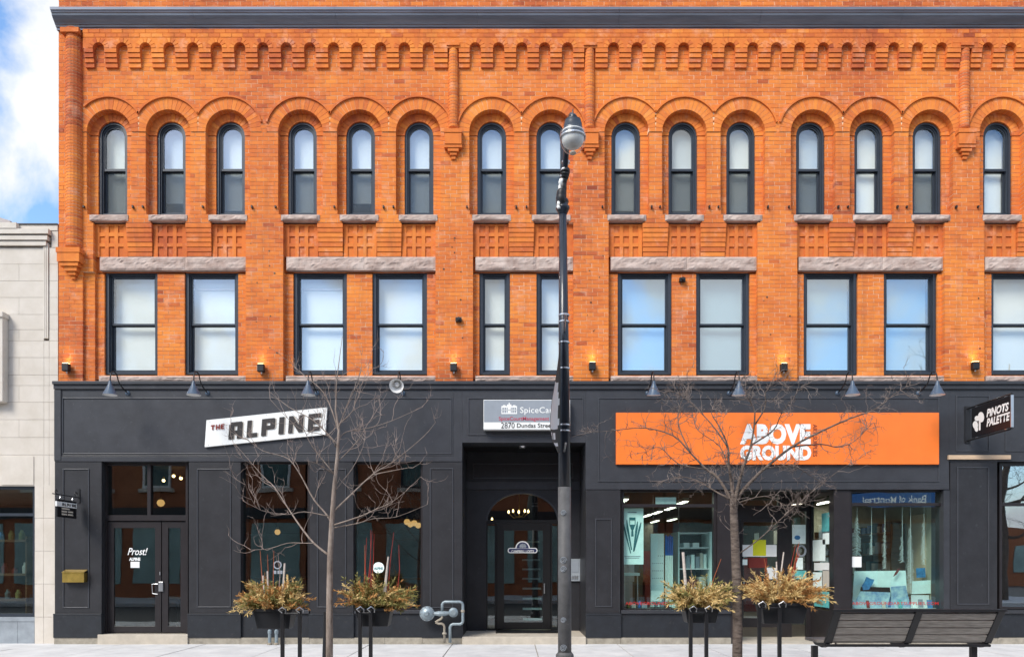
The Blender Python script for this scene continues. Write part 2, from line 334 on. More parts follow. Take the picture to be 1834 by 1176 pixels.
# ================================================================== the brick building
B = thing('brick_building', 'long orange brick building with round arched windows above charcoal shopfronts', 'building', (1.5, 0, 0))
XL, XR = PX(105), 12.4
CH = 7.32 / 96.0                                  # course height
ARW = [206.5, 310.5, 416, 544, 647.5, 751.5, 881, 986, 1119.5, 1221, 1324, 1448, 1552, 1655.5, 1781, 1885, 1988]   # arched windows
AX = [(p - CX) / 94.5 for p in ARW]
BAYS = [(167, 440), (507, 780), (847, 1027), (1090, 1357), (1428, 1692), (1763, 2040)]
BX = [(PX(a), PX(b)) for a, b in BAYS]
W2 = [(190, 284), (333, 428), (527, 622), (668, 765), (859, 913), (961, 1015), (1106, 1202), (1246, 1341), (1438, 1534), (1581, 1676), (1773, 1868), (1914, 2010)]
Y2 = 0.16
W2X = [(PX(a, Y2), PX(b, Y2)) for a, b in W2]
SPR, RIN, ROUT = PZ(236), 40 / 96.0, 60.5 / 96.0  # spring line, arch radii
DEP1, DEPA = 0.11, 0.13
ZB, ZTOP = PZ(684), PZ(54)
Z_SILL3, Z_PANT, Z_PANB, Z_LINB = PZ(385), PZ(400), PZ(457), PZ(483)
def overlay(segs, a, b, d):
    res = []
    for x0, x1, dd in segs:
        if b <= x0 or a >= x1: res.append((x0, x1, dd)); continue
        if x0 < a: res.append((x0, a, dd))
        if x1 > b: res.append((b, x1, dd))
    res.append((max(a, segs_min), min(b, XR), d)); return res
segs_min = XL
def row_segs(z):
    s = [(XL, XR, 0.0)]
    if z > Z_PANT - 0.01:                          # arched storey
        for x in AX:
            if x > XR - 0.5: continue
            dz = z - SPR
            if dz > 0:
                if dz < ROUT: hw = math.sqrt(ROUT ** 2 - dz * dz); s = overlay(s, max(x - hw, XL), min(x + hw, XR), None)   # ring bricks fill it
            elif z > PZ(378): s = overlay(s, x - RIN, x + RIN, DEPA)
            else:
                t = min(1, max(0, (PZ(378) - z) / (PZ(378) - PZ(400)))); hw = RIN + (0.305 - RIN) * t
                s = overlay(s, x - hw, x + hw, DEPA)
            if dz <= 0 and z > Z_SILL3 - 0.02: s = overlay(s, x - 0.272, x + 0.272, None)
    elif z > Z_LINB:
        for a, b in BX: s = overlay(s, a, min(b, XR), None)
    else:
        for i, (a, b) in enumerate(BX):
            if i == 0: s = overlay(s, PX(148), a + 0.001, 0.055)
            s = overlay(s, a, min(b, XR), DEP1 if z > PZ(677) else None)
        if z > PZ(672):
            for a, b in W2X:
                if a < XR: s = overlay(s, a - 0.004, min(b + 0.004, XR), None)
    return sorted([q for q in s if q[2] is not None and q[1] - q[0] > 0.02])
bricks = MB(); mort = MB(); single = []
BL, JT = 0.212, 0.009
nrow = int((ZTOP - ZB) / CH) + 1
for r in range(nrow):
    z0 = ZB + r * CH; zm = z0 + CH / 2
    for x0, x1, d in row_segs(zm):
        mort.box(x0 + 0.003, x1 - 0.003, d + 0.0055, d + 0.30, z0, z0 + CH)
        off = (r % 2) * BL / 2 + (r * 0.013) % 0.03
        k = math.floor((x0 - off) / BL); xs = [x0]; q = off + (k + 1) * BL
        while q < x1 - 0.045:
            if q > x0 + 0.045: xs.append(q)
            q += BL
        xs.append(x1); n = len(xs) - 1
        rowt = rnd.gauss(0, 0.05)
        for i in range(n):
            a = xs[i] + (JT / 2 if i else 0); b = xs[i + 1] - (JT / 2 if i < n - 1 else 0)
            t = min(1, max(0, rnd.gauss(0.57, 0.105) + rowt)) if rnd.random() > 0.035 else rnd.uniform(0.0, 0.15); j = rnd.uniform(-0.002, 0.0025); hz = rnd.uniform(-0.0012, 0.0012)
            full = abs(b - a - (BL - JT)) < 1e-4
            if full and d == 0.0 and PZ(680) < z0 < PZ(470) and len(single) < 300 and rnd.random() < 0.75:
                single.append(((a + b) / 2, d + j, z0 + CH / 2, t)); continue
            bricks.box(a, b, d + j, d + (0.16 if i in (0, n - 1) else 0.05), z0 + JT / 2 + hz, z0 + CH - JT / 2 + hz, t, back=False)
wall = mort.build('brick_wall', MORTAR, B)
bk = bricks.build('brick_courses', BR, wall, kind='stuff')
vm = []
for i in range(16):
    m_ = MB().box(-(BL - JT) / 2, (BL - JT) / 2, 0, 0.05, -(CH - JT) / 2, (CH - JT) / 2, min(1, max(0, 0.12 + 0.05 * i)), back=False).mesh('brick'); m_.materials.append(BR); vm.append(m_)
for x, y, z, t in single:
    obj('brick', vm[min(15, max(0, int(t * 16)))], None, wall, (x, y, z))
# side, parapet, rear mass and roof
hull = MB(); hull.box(XL + 0.004, XL + 0.25, 0.30, 16, 0, PZ(-60), 0.5); hull.box(XR - 0.25, XR - 0.004, 0.30, 16, 0, PZ(-60)); hull.box(XL + 0.25, XR - 0.25, 15.7, 16, 0, PZ(-60))
hull.build('side_wall', 'brown_brick', B)
MB().box(XL + 0.25, XR - 0.25, 0.46, 15.7, PZ(54), PZ(54) + 0.2).build('roof', 'roof_grey', B)
# parapet bricks above the cornice
pb = MB(); pm = MB(); zp = PZ(54)
r = 0
while zp < PZ(-62):
    pm.box(XL + 0.003, XR - 0.003, 0.0055, 0.30, zp, zp + CH)
    q = XL - BL + (r % 2) * BL / 2
    while q < XR:
        a, b = max(XL, q + JT / 2), min(XR, q + BL - JT / 2)
        if b - a > 0.02: pb.box(a, b, rnd.uniform(-0.002, 0.002), 0.05, zp + JT / 2, zp + CH - JT / 2, min(1, max(0, rnd.gauss(0.38, 0.18))), back=False)
        q += BL
    zp += CH; r += 1
par = pm.build('parapet', MORTAR, B); pb.build('parapet_courses', BR, par, kind='stuff')
MB().box(XL - 0.03, XR + 0.03, -0.05, 0.36, zp, zp + 0.10).build('coping', 'sandstone', B)
# ------------------------------------------------------------------ arches: rings of radial bricks
def ring_brick(mb, cx, cz, r0, r1, a0, a1, y0, y1, t):
    p = [(cx + r0 * math.cos(a1), cz + r0 * math.sin(a1)), (cx + r0 * math.cos(a0), cz + r0 * math.sin(a0)), (cx + r1 * math.cos(a0), cz + r1 * math.sin(a0)), (cx + r1 * math.cos(a1), cz + r1 * math.sin(a1))]
    mb.prism(p, y0, y1, t)
NV = 20
vmesh = {}
lo_rest = MB(); n_arch = 0
arch_back = MB(); inner_ring = MB()
for wi, x in enumerate(AX):
    if x > XR - 0.5: continue
    arch_back.strip(arc(x, SPR, ROUT + 0.04, 0, math.pi, 24)[::-1], arc(x, SPR, RIN + 0.006, 0, math.pi, 24)[::-1], 0.004 + 0.0006 * (wi % 2), 0.30)
    lt = [a for a in AX]
    for i in range(NV):
        a0, a1 = math.pi * i / NV + 0.007, math.pi * (i + 1) / NV - 0.007; am = (a0 + a1) / 2
        # bricks past the half-way line to the next ring belong to the neighbour
        r1 = ROUT
        for nb in AX:
            if nb == x: continue
            half = abs(nb - x) / 2; cs = math.cos(am) * (1 if nb > x else -1)
            if cs > 0 and ROUT * cs > half - 0.004: r1 = min(r1, (half - 0.004) / cs)
        if wi == 0 and math.cos(am) < 0: r1 = min(r1, (x - PX(148)) / -math.cos(am))
        t = min(1, max(0, rnd.gauss(0.62, 0.14))); key = (i, int(t * 6), round(r1, 3))
        if n_arch < 300:
            if key not in vmesh:
                m_ = MB(); ring_brick(m_, 0, 0, RIN, r1, a0, a1, -0.002, 0.15, int(t * 6) / 6 + 0.08); vmesh[key] = m_.mesh('arch_brick'); vmesh[key].materials.append(BR)
            obj('arch_brick', vmesh[key], None, wall, (x, 0, SPR)); n_arch += 1
        else: ring_brick(lo_rest, x, SPR, RIN, r1, a0, a1, -0.002, 0.15, t)
    # spandrel course: projecting drip edge along the hood
    pts_o, pts_i = [], []
    for k in range(41):
        a = math.pi * (0.085 + 0.83 * k / 40); r1 = ROUT + 0.034; r0 = ROUT + 0.002; ca = math.cos(a)
        for nb in AX:
            if nb == x: continue
            half = abs(nb - x) / 2; cs = ca * (1 if nb > x else -1)
            if cs > 0 and half < 0.62:
                if r0 * cs > half - 0.001: r0 = r1 = None; break
        if r0 is None: continue
        if wi == 0 and x + r1 * ca < PX(149): continue
        pts_o.append((x + r1 * ca, SPR + r1 * math.sin(a))); pts_i.append((x + r0 * ca, SPR + r0 * math.sin(a)))
    MB().strip(pts_o[::-1], pts_i[::-1], -0.034, 0.05, tint=0.42).build('hood_moulding', BR, B)
    # inner ring round the window, set back
    nv = 14
    inner_ring.strip(arc(x, SPR, RIN, 0, math.pi, 24)[::-1], arc(x, SPR, 0.27, 0, math.pi, 24)[::-1], DEPA + 0.006, 0.34, tint=0.25)
    for i in range(nv):
        ring_brick(inner_ring, x, SPR, 0.268, RIN + 0.02, math.pi * i / nv + 0.012, math.pi * (i + 1) / nv - 0.012, DEPA, 0.34, min(1, max(0, rnd.gauss(0.5, 0.2))))
arch_back.build('arch_mortar', MORTAR, wall)
lo_rest.build('arch_bricks_far', BR, wall, kind='stuff')
inner_ring.build('inner_arch_courses', BR, wall, kind='stuff')
# infill behind arch windows zone where ring masks were cut (behind rings)
# ------------------------------------------------------------------ arcade under the cornice
YA = -0.095
NIC = [176, 218, 260, 302.5, 345, 387, 429, 470.5, 512.5, 554.5, 597, 639, 681.5, 724, 767, 851, 893, 934.5, 975.5, 1016.5, 1099, 1141, 1183, 1225, 1266.5, 1307.5, 1349, 1391, 1433, 1475, 1518, 1560, 1601.5, 1644, 1687, 1770, 1811, 1853, 1895, 1937, 1979, 2021]
NX = [PX(p, YA) for p in NIC]
NX = [x for x in NX if x < XR - 0.3]
rN = 10.2 / 96.6; zN = PZ(86, YA); zA = PZ(52, YA)
band = MB(); bb = MB()
x_prev = PX(148, YA)
for i, x in enumerate(NX):
    a, b = x - rN, x + rN
    # plate over the niche, cut by a half round
    nxt = NX[i + 1] - rN if i + 1 < len(NX) else XR
    pts = [(a, zA)] + [(a, zN)] + arc(x, zN, rN, math.pi, 0, 10)[1:-1] + [(b, zN), (b, zA)]
    # fill as strips of quads
    ar = arc(x, zN, rN, math.pi, 0, 12); top = [(p[0], zA) for p in ar]
    band.strip(top, ar, YA + 0.006, 0.02)
    gap0 = x_prev; band.box(gap0, a, YA + 0.006, 0.02, zN, zA)
    x_prev = b
    for k in range(7):
        ring_brick(bb, x, zN, rN, rN + 0.085, math.pi * k / 7 + 0.035, math.pi * (k + 1) / 7 - 0.035, YA - 0.001, 0.0, min(1, max(0, rnd.gauss(0.6, 0.2))))
band.box(x_prev, XR - 0.004, YA + 0.006, 0.02, zN, zA)
zr = zN + rN + 0.092; r = 0
while zr < zA:
    q = PX(148, YA) - (r % 2) * BL / 2; 
    while q < XR:
        a, b = max(PX(148, YA), q + JT / 2), min(XR, q + BL - JT / 2)
        if b - a > 0.03: bb.box(a, b, YA + rnd.uniform(-0.002, 0.001), 0.0, zr + JT / 2, min(zA, zr + CH - JT / 2), min(1, max(0, rnd.gauss(0.5, 0.2))), back=False)
        q += BL
    zr += CH; r += 1
# bricks between the little arches
for i in range(len(NX) - 1):
    a, b = NX[i] + rN + 0.06, NX[i + 1] - rN - 0.06
    if b - a > 0.25:
        for k in range(2): bb.box(NX[i] + rN + 0.09, NX[i + 1] - rN - 0.09, YA, 0, zN + k * 0.09 + 0.004, zN + k * 0.09 + 0.085, 0.5, back=False)
arcade = band.build('arcade_band', BR, B); bb.build('arcade_courses', BR, arcade, kind='stuff')
PENX = [PX(812, -0.03), PX(1056, -0.03), PX(1728, -0.03)]
edges = [PX(150, YA)] + NX
cms = {}
for i in range(len(NX) + 1):
    a = (NX[i - 1] + rN) if i else PX(150, YA); b = (NX[i] - rN) if i < len(NX) else min(NX[-1] + rN + 0.23, XR - 0.01)
    parts = [(a, b)]
    for p in PENX:
        if a < p < b: parts = [(a, p - 0.105), (p + 0.105, b)]
    for a_, b_ in parts:
        m_ = MB()
        for k in range(4):
            m_.box(a_, b_, YA + 0.018 * k + 0.002 + (0.004 if k == 0 else 0), 0.02, zN - (k + 1) * 0.083 + (0.008), zN - k * 0.083 - 0.001, min(1, max(0, rnd.gauss(0.42, 0.15))))
        m_.build('corbel', BR, arcade)
# ------------------------------------------------------------------ engaged round pendants and corner column
def round_pier(name, cx, rad, zt, zb, yc):
    mo = MB(); s_ = MB(); n = int((zt - zb) / 0.058)
    mo.tube([(cx, yc, zb), (cx, yc, zt)], rad - 0.006, 16)
    for i in range(n):
        h = (zt - zb) / n; z0 = zb + i * h
        s_.lathe([(rad - 0.01, z0 + 0.003), (rad, z0 + 0.006), (rad, z0 + h - 0.006), (rad - 0.01, z0 + h - 0.003)], (cx, yc, 0), 16, tint=min(1, max(0, rnd.gauss(0.42, 0.2))))
    p = mo.build(name, MORTAR, B); s_.build('round_courses', BR, p, kind='stuff'); return p
def bracket(cx, steps):
    m_ = MB()
    for x0, x1, y0, z0, z1, t in steps: m_.box(cx + x0, cx + x1, y0, 0.04, z0, z1, t)
    return m_.build('corbel_bracket', BR, B)
for p in PENX:
    round_pier('round_pendant', p, 0.098, PZ(80), PZ(231), 0.0)
    z = lambda py: PZ(py, -0.1)
    MB().box(p - 0.12, p + 0.12, -0.12, 0.0, PZ(82, -.1), PZ(77, -.1), 0.4).build('pendant_cap', BR, B)
    bracket(p, [(-0.165, 0.165, -0.125, z(238), z(231), 0.45), (-0.155, 0.155, -0.115, z(258), z(239), 0.5), (-0.165, 0.165, -0.10, z(263.5), z(258.5), 0.4), (-0.10, 0.10, -0.085, z(269.5), z(264), 0.45), (-0.065, 0.065, -0.06, z(275), z(270), 0.4), (-0.04, 0.04, -0.035, z(281), z(275.5), 0.4)])
cx0 = PX(133.5)
round_pier('corner_column', cx0, 0.148, PZ(56), PZ(444), 0.0)
zq = lambda py: PZ(py, -0.15)
MB().box(cx0 - 0.17, cx0 + 0.17, -0.17, 0.0, zq(58), zq(50), 0.5).build('column_cap', BR, B)
bracket(cx0, [(-0.25, 0.19, -0.17, zq(452), zq(443), 0.4), (-0.235, 0.175, -0.16, zq(468), zq(452.5), 0.45), (-0.20, 0.14, -0.14, zq(475), zq(468.5), 0.42), (-0.13, 0.10, -0.11, zq(483), zq(475.5), 0.42), (-0.08, 0.06, -0.08, zq(489), zq(483.5), 0.4), (-0.045, 0.03, -0.045, zq(495), zq(489.5), 0.4)])
# ------------------------------------------------------------------ cornice
prof = [(0.0, PZ(57)), (-0.045, PZ(57)), (-0.05, PZ(57) + 0.035), (-0.075, PZ(57) + 0.04), (-0.08, PZ(57) + 0.06), (-0.10, PZ(57) + 0.065), (-0.112, PZ(57) + 0.085), (-0.155, PZ(57) + 0.12), (-0.195, PZ(57) + 0.165), (-0.205, PZ(57) + 0.20), (-0.225, PZ(57) + 0.205), (-0.228, PZ(57) + 0.225), (-0.25, PZ(57) + 0.23), (-0.255, PZ(57) + 0.275), (0.0, PZ(57) + 0.30)]
cm = MB(); xs_ = [XL - 0.01 + (XR + 0.02 - XL) * i / 8 for i in range(9)]
for i in range(8):
    a, b = xs_[i] + (0.0015 if i else 0), xs_[i + 1] - 0.0015
    vs = [(a, y, z) for y, z in prof] + [(b, y, z) for y, z in prof]; n = len(prof)
    m_ = MB().add(vs, [(k, k + 1, n + k + 1, n + k) for k in range(n - 1)] + [tuple(range(n)), tuple(range(2 * n - 1, n - 1, -1))]); m_.build('cornice_length', 'cornice_metal', B)
# ------------------------------------------------------------------ arched windows
def arch_pts(hw, zb, zs, n=20): return [(-hw, zb)] + arc(0, zs, hw, math.pi, 0, n) + [(hw, zb)]
ZS = 0.0   # spring relative
zb3 = PZ(386, 0.2) - SPR; zmr = PZ(305.5, 0.22) - SPR
fr = MB(); fr.strip(arch_pts(0.277, zb3, 0), arch_pts(0.232, zb3, 0), 0.165, 0.33); fr.strip(arch_pts(0.236, zb3, 0), arch_pts(0.208, zb3, 0), 0.195, 0.33); fr.strip(arch_pts(0.212, zmr, 0), arch_pts(0.184, zmr, 0), 0.212, 0.26)
fr.box(-0.232, 0.232, 0.19, 0.33, zb3 - 0.01, zb3 + 0.03)
FRM = fr.mesh('arched_window'); FRM.materials.append(M['window_paint'])
lw = MB().frame(-0.209, 0.209, zb3 + 0.03, zmr + 0.02, 0.033, 0.262, 0.30, bottom=0.05, top=0.045); lw.box(-0.209, 0.209, 0.211, 0.262, zmr - 0.018, zmr + 0.026); LWM = lw.mesh('lower_sash'); LWM.materials.append(M['window_paint'])
up_poly = arch_pts(0.186, zmr + 0.02, 0)[::-1]
UPM = MB().prism(up_poly[::-1], 0.235, 0.241).mesh('upper_pane')
LPM = MB().box(-0.178, 0.178, 0.279, 0.285, zb3 + 0.078, zmr - 0.02).mesh('lower_pane')
SCM = MB().add([(-0.178, 0.268, zb3 + 0.07), (0.178, 0.268, zb3 + 0.07), (0.178, 0.268, zmr - 0.02), (-0.178, 0.268, zmr - 0.02)], [(0, 1, 2, 3)]).mesh('insect_screen'); SCM.materials.append(M['insect_screen'])
BLM = [MB().box(-0.24, 0.24, 0.36, 0.365, zb3 + f, 0.26).mesh('blind') for f in (0.02, 0.30, 0.16)]
UPV = {}; 
def with_mat(me, mname, cache={}):
    k = (me.name, mname)
    if k not in cache: c = me.copy(); c.name = me.name; c.materials.clear(); c.materials.append(M[mname]); cache[k] = c
    return cache[k]
SILL_V = []
def rock_block(w_, h_, d_, seed, nx=None, nz=5, amp=0.018):
    """rock-faced stone, front face roughened; origin at the left bottom of the front"""
    nx = nx or max(6, int(w_ / 0.05)); m_ = MB(); vs = []; fs = []
    for j in range(nz + 1):
        for i in range(nx + 1):
            x, z = w_ * i / nx, h_ * j / nz; ed = 0.35 if (j in (0, nz) or i in (0, nx)) else 1
            n1 = noise.fractal(Vector((x * 6 + seed * 7.3, z * 9, seed)), 0.7, 2.1, 4)
            n2 = noise.cell(Vector((x * 5 + z * 6 + seed, z * 8, seed * 3)))
            vs.append((x, -amp * ed * (0.8 + 0.9 * n1 + 0.5 * n2) if ed == 1 else 0.002, z))
    for j in range(nz):
        for i in range(nx): k = j * (nx + 1) + i; fs.append((k, k + 1, k + nx + 2, k + nx + 1))
    m_.add(vs, fs); n = nx + 1; b0 = len(m_.v)
    bot = [(w_ * i / nx, d_, 0) for i in range(n)]; tp = [(w_ * i / nx, d_, h_) for i in range(n)]
    m_.v += bot + tp
    for i in range(nx):
        m_.f.append((i + 1, i, b0 + i, b0 + i + 1)); m_.t.append(.5); k = nz * n + i; m_.f.append((k, k + 1, b0 + n + i + 1, b0 + n + i)); m_.t.append(.5)
    m_.f.append(tuple([j * n for j in range(nz, -1, -1)] + [b0, b0 + n])); m_.t.append(.5)
    m_.f.append(tuple([j * n + nx for j in range(nz + 1)] + [b0 + n + nx, b0 + nx])); m_.t.append(.5)
    return m_
for i in range(5):
    sm_ = rock_block(0.72, 0.11, 0.30, 3 + i).mesh('stone_sill'); sm_.materials.append(M['sandstone']); SILL_V.append(sm_)
LIGHT3 = {12: 1, 14: 1, 15: 1}
for i, x in enumerate(AX):
    if x > XR - 0.5: continue
    wo = obj('arched_window', FRM, None, B, (x, 0, SPR))
    def sub(nm, me): o = bpy.data.objects.new(nm, me); C.objects.link(o); o.parent = wo; return o
    sub('lower_sash', LWM); hi = False
    sub('upper_pane', with_mat(UPM, 'reflective_glass' if hi else 'window_glass')); sub('lower_pane', with_mat(LPM, 'reflective_glass' if hi else 'window_glass'))
    if i not in (12, 14): sub('insect_screen', SCM)
    sub('blind', with_mat(BLM[0 if i in (0, 3, 5, 6, 7, 12, 14) else rnd.choice([0, 0, 1, 2])], 'grey_blind' if i in (1, 9, 11) else 'blind_fabric'))
    so_ = obj('stone_sill', SILL_V[i % 5], None, B, (x - 0.36, -0.012, PZ(396) + 0.005))
    # iron pins left from old shutters
    if i % 2 == 0 or i > 8:
        MB().box(x + RIN + 0.03, x + RIN + 0.055, -0.05, 0.03, PZ(374), PZ(369.5)).build('iron_pin', 'iron_black', B)
    MB().box(x - RIN - 0.055, x - RIN - 0.03, -0.04, 0.03, PZ(373), PZ(369.5)).build('iron_pin', 'iron_black', B)
# dark room void behind the upper windows
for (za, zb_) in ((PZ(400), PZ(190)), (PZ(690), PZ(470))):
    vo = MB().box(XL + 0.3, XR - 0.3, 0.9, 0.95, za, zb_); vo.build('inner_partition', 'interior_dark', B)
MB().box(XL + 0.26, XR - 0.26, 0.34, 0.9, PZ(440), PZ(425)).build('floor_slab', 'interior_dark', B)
# ------------------------------------------------------------------ spandrel panels, ribbed blocks, lintels
groups3 = [(0, 1, 2), (3, 4, 5), (6, 7), (8, 9, 10), (11, 12, 13), (14, 15, 16)]
yb = 0.10
for gi, g in enumerate(groups3):
    a, b = BX[gi]; b = min(b, XR - 0.05)
    xs_g = [AX[k] for k in g if AX[k] < XR - 0.5]
    mids = [(xs_g[k] + xs_g[k + 1]) / 2 for k in range(len(xs_g) - 1)]
    bounds = [a] + mids + [b]
    MB().box(a, b, 0.135, 0.35, Z_LINB - 0.005, Z_PANT + 0.03, 0.35).build('spandrel_back', BR, B)
    for k in range(len(xs_g)):
        p0 = bounds[k] + (0.24 if k else 0.0); p1 = bounds[k + 1] - (0.24 if k < len(xs_g) - 1 else 0.0)
        pn = MB().box(p0, p1, 0.103, 0.135, Z_PANB, Z_PANT + 0.02, 0.35); pan = pn.build('checker_panel', BR, B)
        c0 = max(p0, xs_g[k] - 0.30); c1 = min(p1, xs_g[k] + 0.30); W_ = c1 - c0; H_ = Z_PANT - Z_PANB - 0.01
        bars = [(p0, c0 + 0.075)] if p0 < c0 + 0.075 else []
        cw = (W_ - 0.07 * 4) / 3
        for q in range(4):
            bx0 = c0 + q * (cw + 0.07); bx1 = bx0 + 0.07
            if q == 0: bx0 = p0
            if q == 3: bx1 = p1
            MB().box(bx0, bx1, 0.082, 0.1045, Z_PANB + 0.001, Z_PANT + 0.02, rnd.uniform(0.3, 0.65)).build('panel_bar', BR, pan)
        chh = 0.128; gp = (H_ - 3 * chh) / 3
        for q in range(3):
            for u in range(3):
                x0_ = c0 + 0.07 + u * (cw + 0.07) + 0.001; zt_ = Z_PANT + 0.02 - q * (chh + gp) - 0.03
                zlo = zt_ - gp
                if q: MB().box(x0_, x0_ + cw - 0.002, 0.0835, 0.1045, zt_ + 0.0, zt_ + gp, rnd.uniform(0.3, 0.65)).build('panel_bar', BR, pan)
                else: MB().box(x0_, x0_ + cw - 0.002, 0.0835, 0.1045, zt_ + 0.0, Z_PANT + 0.02, rnd.uniform(0.3, 0.65)).build('panel_bar', BR, pan)
    for mx_ in mids:
        rb = MB().box(mx_ - 0.22, mx_ + 0.22, 0.10, 0.135, Z_PANB, Z_PANT, 0.3).build('ribbed_block', BR, B)
        for q in range(7):
            hh = (Z_PANT + 0.01 - Z_PANB) / 7; z1 = Z_PANT + 0.01 - q * hh
            MB().box(mx_ - 0.238 + 0.002 * q, mx_ + 0.238 - 0.002 * q, 0.004 + 0.010 * q, 0.1005, z1 - hh + 0.006, z1 - 0.001, min(1, max(0, rnd.gauss(0.45, 0.13)))).build('rib', BR, rb)
    # lintel in two stones
    la, lb = a + 0.045, b - 0.0
    if gi == 0: la = PX(176)
    mid = la + (lb - la) * (0.52 if gi % 2 else 0.58)
    if gi == 2: mid = la + (lb - la) * 0.62
    for (q0, q1, sd_) in ((la, mid - 0.002, gi * 2 + 11), (mid + 0.002, lb - 0.004, gi * 2 + 12)):
        o = obj('stone_lintel', rock_block(q1 - q0, PZ(458) - PZ(482), 0.30, sd_, nz=7, amp=0.016).mesh('stone_lintel'), 'sandstone', B, (q0, 0.05, PZ(482)))
    # long sill
    o = obj('stone_sill', rock_block(lb - la, PZ(672) - PZ(681.5), 0.30, gi + 31, nz=4, amp=0.014).mesh('stone_sill'), 'sandstone', B, (la, 0.02, PZ(682)))
# ------------------------------------------------------------------ second-storey sash windows
def sash_window(x0, x1, gl, bl, blm, i):
    z0, z1 = PZ(671, 0.2), PZ(484.5, 0.16); wd = 0.066; zm = PZ(582.5, 0.24)
    f = MB().frame(x0, x1, z0, z1, 0.058, 0.155, 0.34, bottom=0.03, top=0.075); f.frame(x0 + 0.055, x1 - 0.055, z0 + 0.03, z1 - 0.07, 0.024, 0.19, 0.34, bottom=0.02, top=0.03)
    wo = f.build('sash_window', 'window_paint', B)
    a, b = x0 + 0.077, x1 - 0.077
    MB().frame(a, b, zm - 0.012, z1 - 0.097, 0.024, 0.215, 0.255, bottom=0.035, top=0.035).build('upper_sash', 'window_paint', wo)
    MB().frame(a, b, z0 + 0.048, zm + 0.012, 0.03, 0.258, 0.30, bottom=0.055, top=0.035).build('lower_sash', 'window_paint', wo)
    MB().box(a + 0.02, b - 0.02, 0.234, 0.240, zm + 0.02, z1 - 0.13).build('upper_pane', gl, wo)
    MB().box(a + 0.026, b - 0.026, 0.278, 0.284, z0 + 0.10, zm - 0.02).build('lower_pane', gl, wo)
    MB().box(a + 0.004, b - 0.004, 0.37, 0.374, z0 + 0.02 + bl, z1 - 0.05).build('blind', blm, wo)
    if i in (1, 2): MB().box(a + 0.004, b - 0.004, 0.345, 0.369, z1 - 0.30, z1 - 0.265).build('blind_rail', 'white', wo)
for i, (a, b) in enumerate(W2X):
    if b > XR: continue
    sash_window(a, b, 'reflective_glass' if i in (6, 7, 8, 9) else 'window_glass', 0.0, 'blind_fabric', i)
# closed corner of the bay recess ends, small iron hooks and old light boxes on the piers
for (px, py) in ((822, 573), (1224, 498)):
    t = MB(); t.box(PX(px) - 0.06, PX(px) + 0.05, -0.07 if px < 900 else 0.04, 0.02 if px < 900 else 0.13, PZ(py) - 0.04, PZ(py) + 0.03); t.tube([(PX(px), -0.1 if px < 900 else 0.0, PZ(py)), (PX(px), 0.1, PZ(py))], 0.028, 10)
    t.build('junction_box', 'iron_black', B)

for i in range(34):   # old fixing holes in the piers
    k = rnd.randrange(5); x0_ = PX((440, 780, 1028, 1357, 1692)[k]); x1_ = PX((507, 847, 1090, 1428, 1763)[k]); x = rnd.uniform(x0_ + .08, x1_ - .08); z = rnd.uniform(PZ(640), PZ(420))
    MB().prism(arc(x, z, rnd.uniform(.008, .017), 0, 5.6, 7), -.0042, .01).build('fixing_hole', 'iron_black', B)
# ================================================================== shopfronts
YF = -0.12
def sx(px): return PX(px, YF)
def sz(py): return PZ(py, YF)
SP, PP, MP = 'storefront_paint', 'plinth_paint', 'moulding_highlight'
def panel_frame(x0, x1, z0, z1, y, wd=0.018, pr=0.014, nm='panel_moulding'):
    MB().frame(x0, x1, z0, z1, wd, y - pr, y + 0.004).build(nm, MP, B, bevel=0.004)
ztop = sz(690)
# crown of the fascia
MB().box(sx(97), XR, YF - 0.07, 0.02, sz(689), sz(683.5)).box(sx(97.5), XR, YF - 0.035, 0.02, sz(697), sz(689.2)).build('fascia_crown', SP, B, bevel=0.004)
# fascia boards
def fascia(p0, p1, y1):
    x1 = sx(p1) if p1 else XR
    MB().box(sx(p0), x1 - 0.002, YF, 0.30, sz(y1), sz(697.2)).build('fascia_board', SP, B)
fascia(98, 828, 826); fascia(828, 1049, 792); fascia(1049, 1700, 876); fascia(1700, None, 826)
MB().box(sx(98), sx(110), YF - 0.02, YF + 0.0, sz(824), sz(698)).build('fascia_stile', SP, B, bevel=0.003)
panel_frame(sx(112), sx(809), sz(813), sz(712), YF); panel_frame(sx(110.5), sx(812), sz(816), sz(697.5), YF, 0.010, 0.008)
panel_frame(sx(838), sx(1045), sz(779), sz(712), YF); panel_frame(sx(1071), sx(1682), sz(862), sz(712), YF)
panel_frame(sx(1712), sx(1772), sz(808), sz(708), YF); panel_frame(sx(1800), sx(1990), sz(808), sz(708), YF)
MB().box(sx(98), sx(828) - 0.003, YF - 0.012, YF + 0.001, sz(826), sz(817)).box(sx(1050), sx(1700) - 0.003, YF - 0.012, YF + 0.001, sz(876), sz(866)).build('fascia_bead', SP, B, bevel=0.003)
# pilasters: (x0, x1, top, panel x0, x1, panel top, bottom)
def pilaster(p0, p1, top, q0, q1, qt, qb, bot=1141):
    x1 = sx(p1)
    MB().box(sx(p0), x1, YF, 0.32, sz(bot), sz(top) - 0.002).build('pilaster', 'pilaster_charcoal', B, bevel=0.004)
    panel_frame(sx(q0), sx(q1), sz(qb), sz(qt), YF)
    MB().box(sx(p0) - 0.012, x1 + 0.012, YF - 0.03, YF + 0.06, sz(1141), sz(1101)).box(sx(p0) - 0.012, x1 + 0.012, YF - 0.036, YF + 0.06, sz(1101) + 0.001, sz(1098)).build('pilaster_base', PP, B, bevel=0.004)
pilaster(98, 182, 826, 113, 160, 839, 1088)
pilaster(338, 431, 826, 353, 414, 839, 1087)
pilaster(555, 633, 826, 568, 620, 839, 1087)
pilaster(757, 828, 826, 770, 812, 838, 1088)
pilaster(1050, 1111, 876, 1066, 1096, 928, 1086)
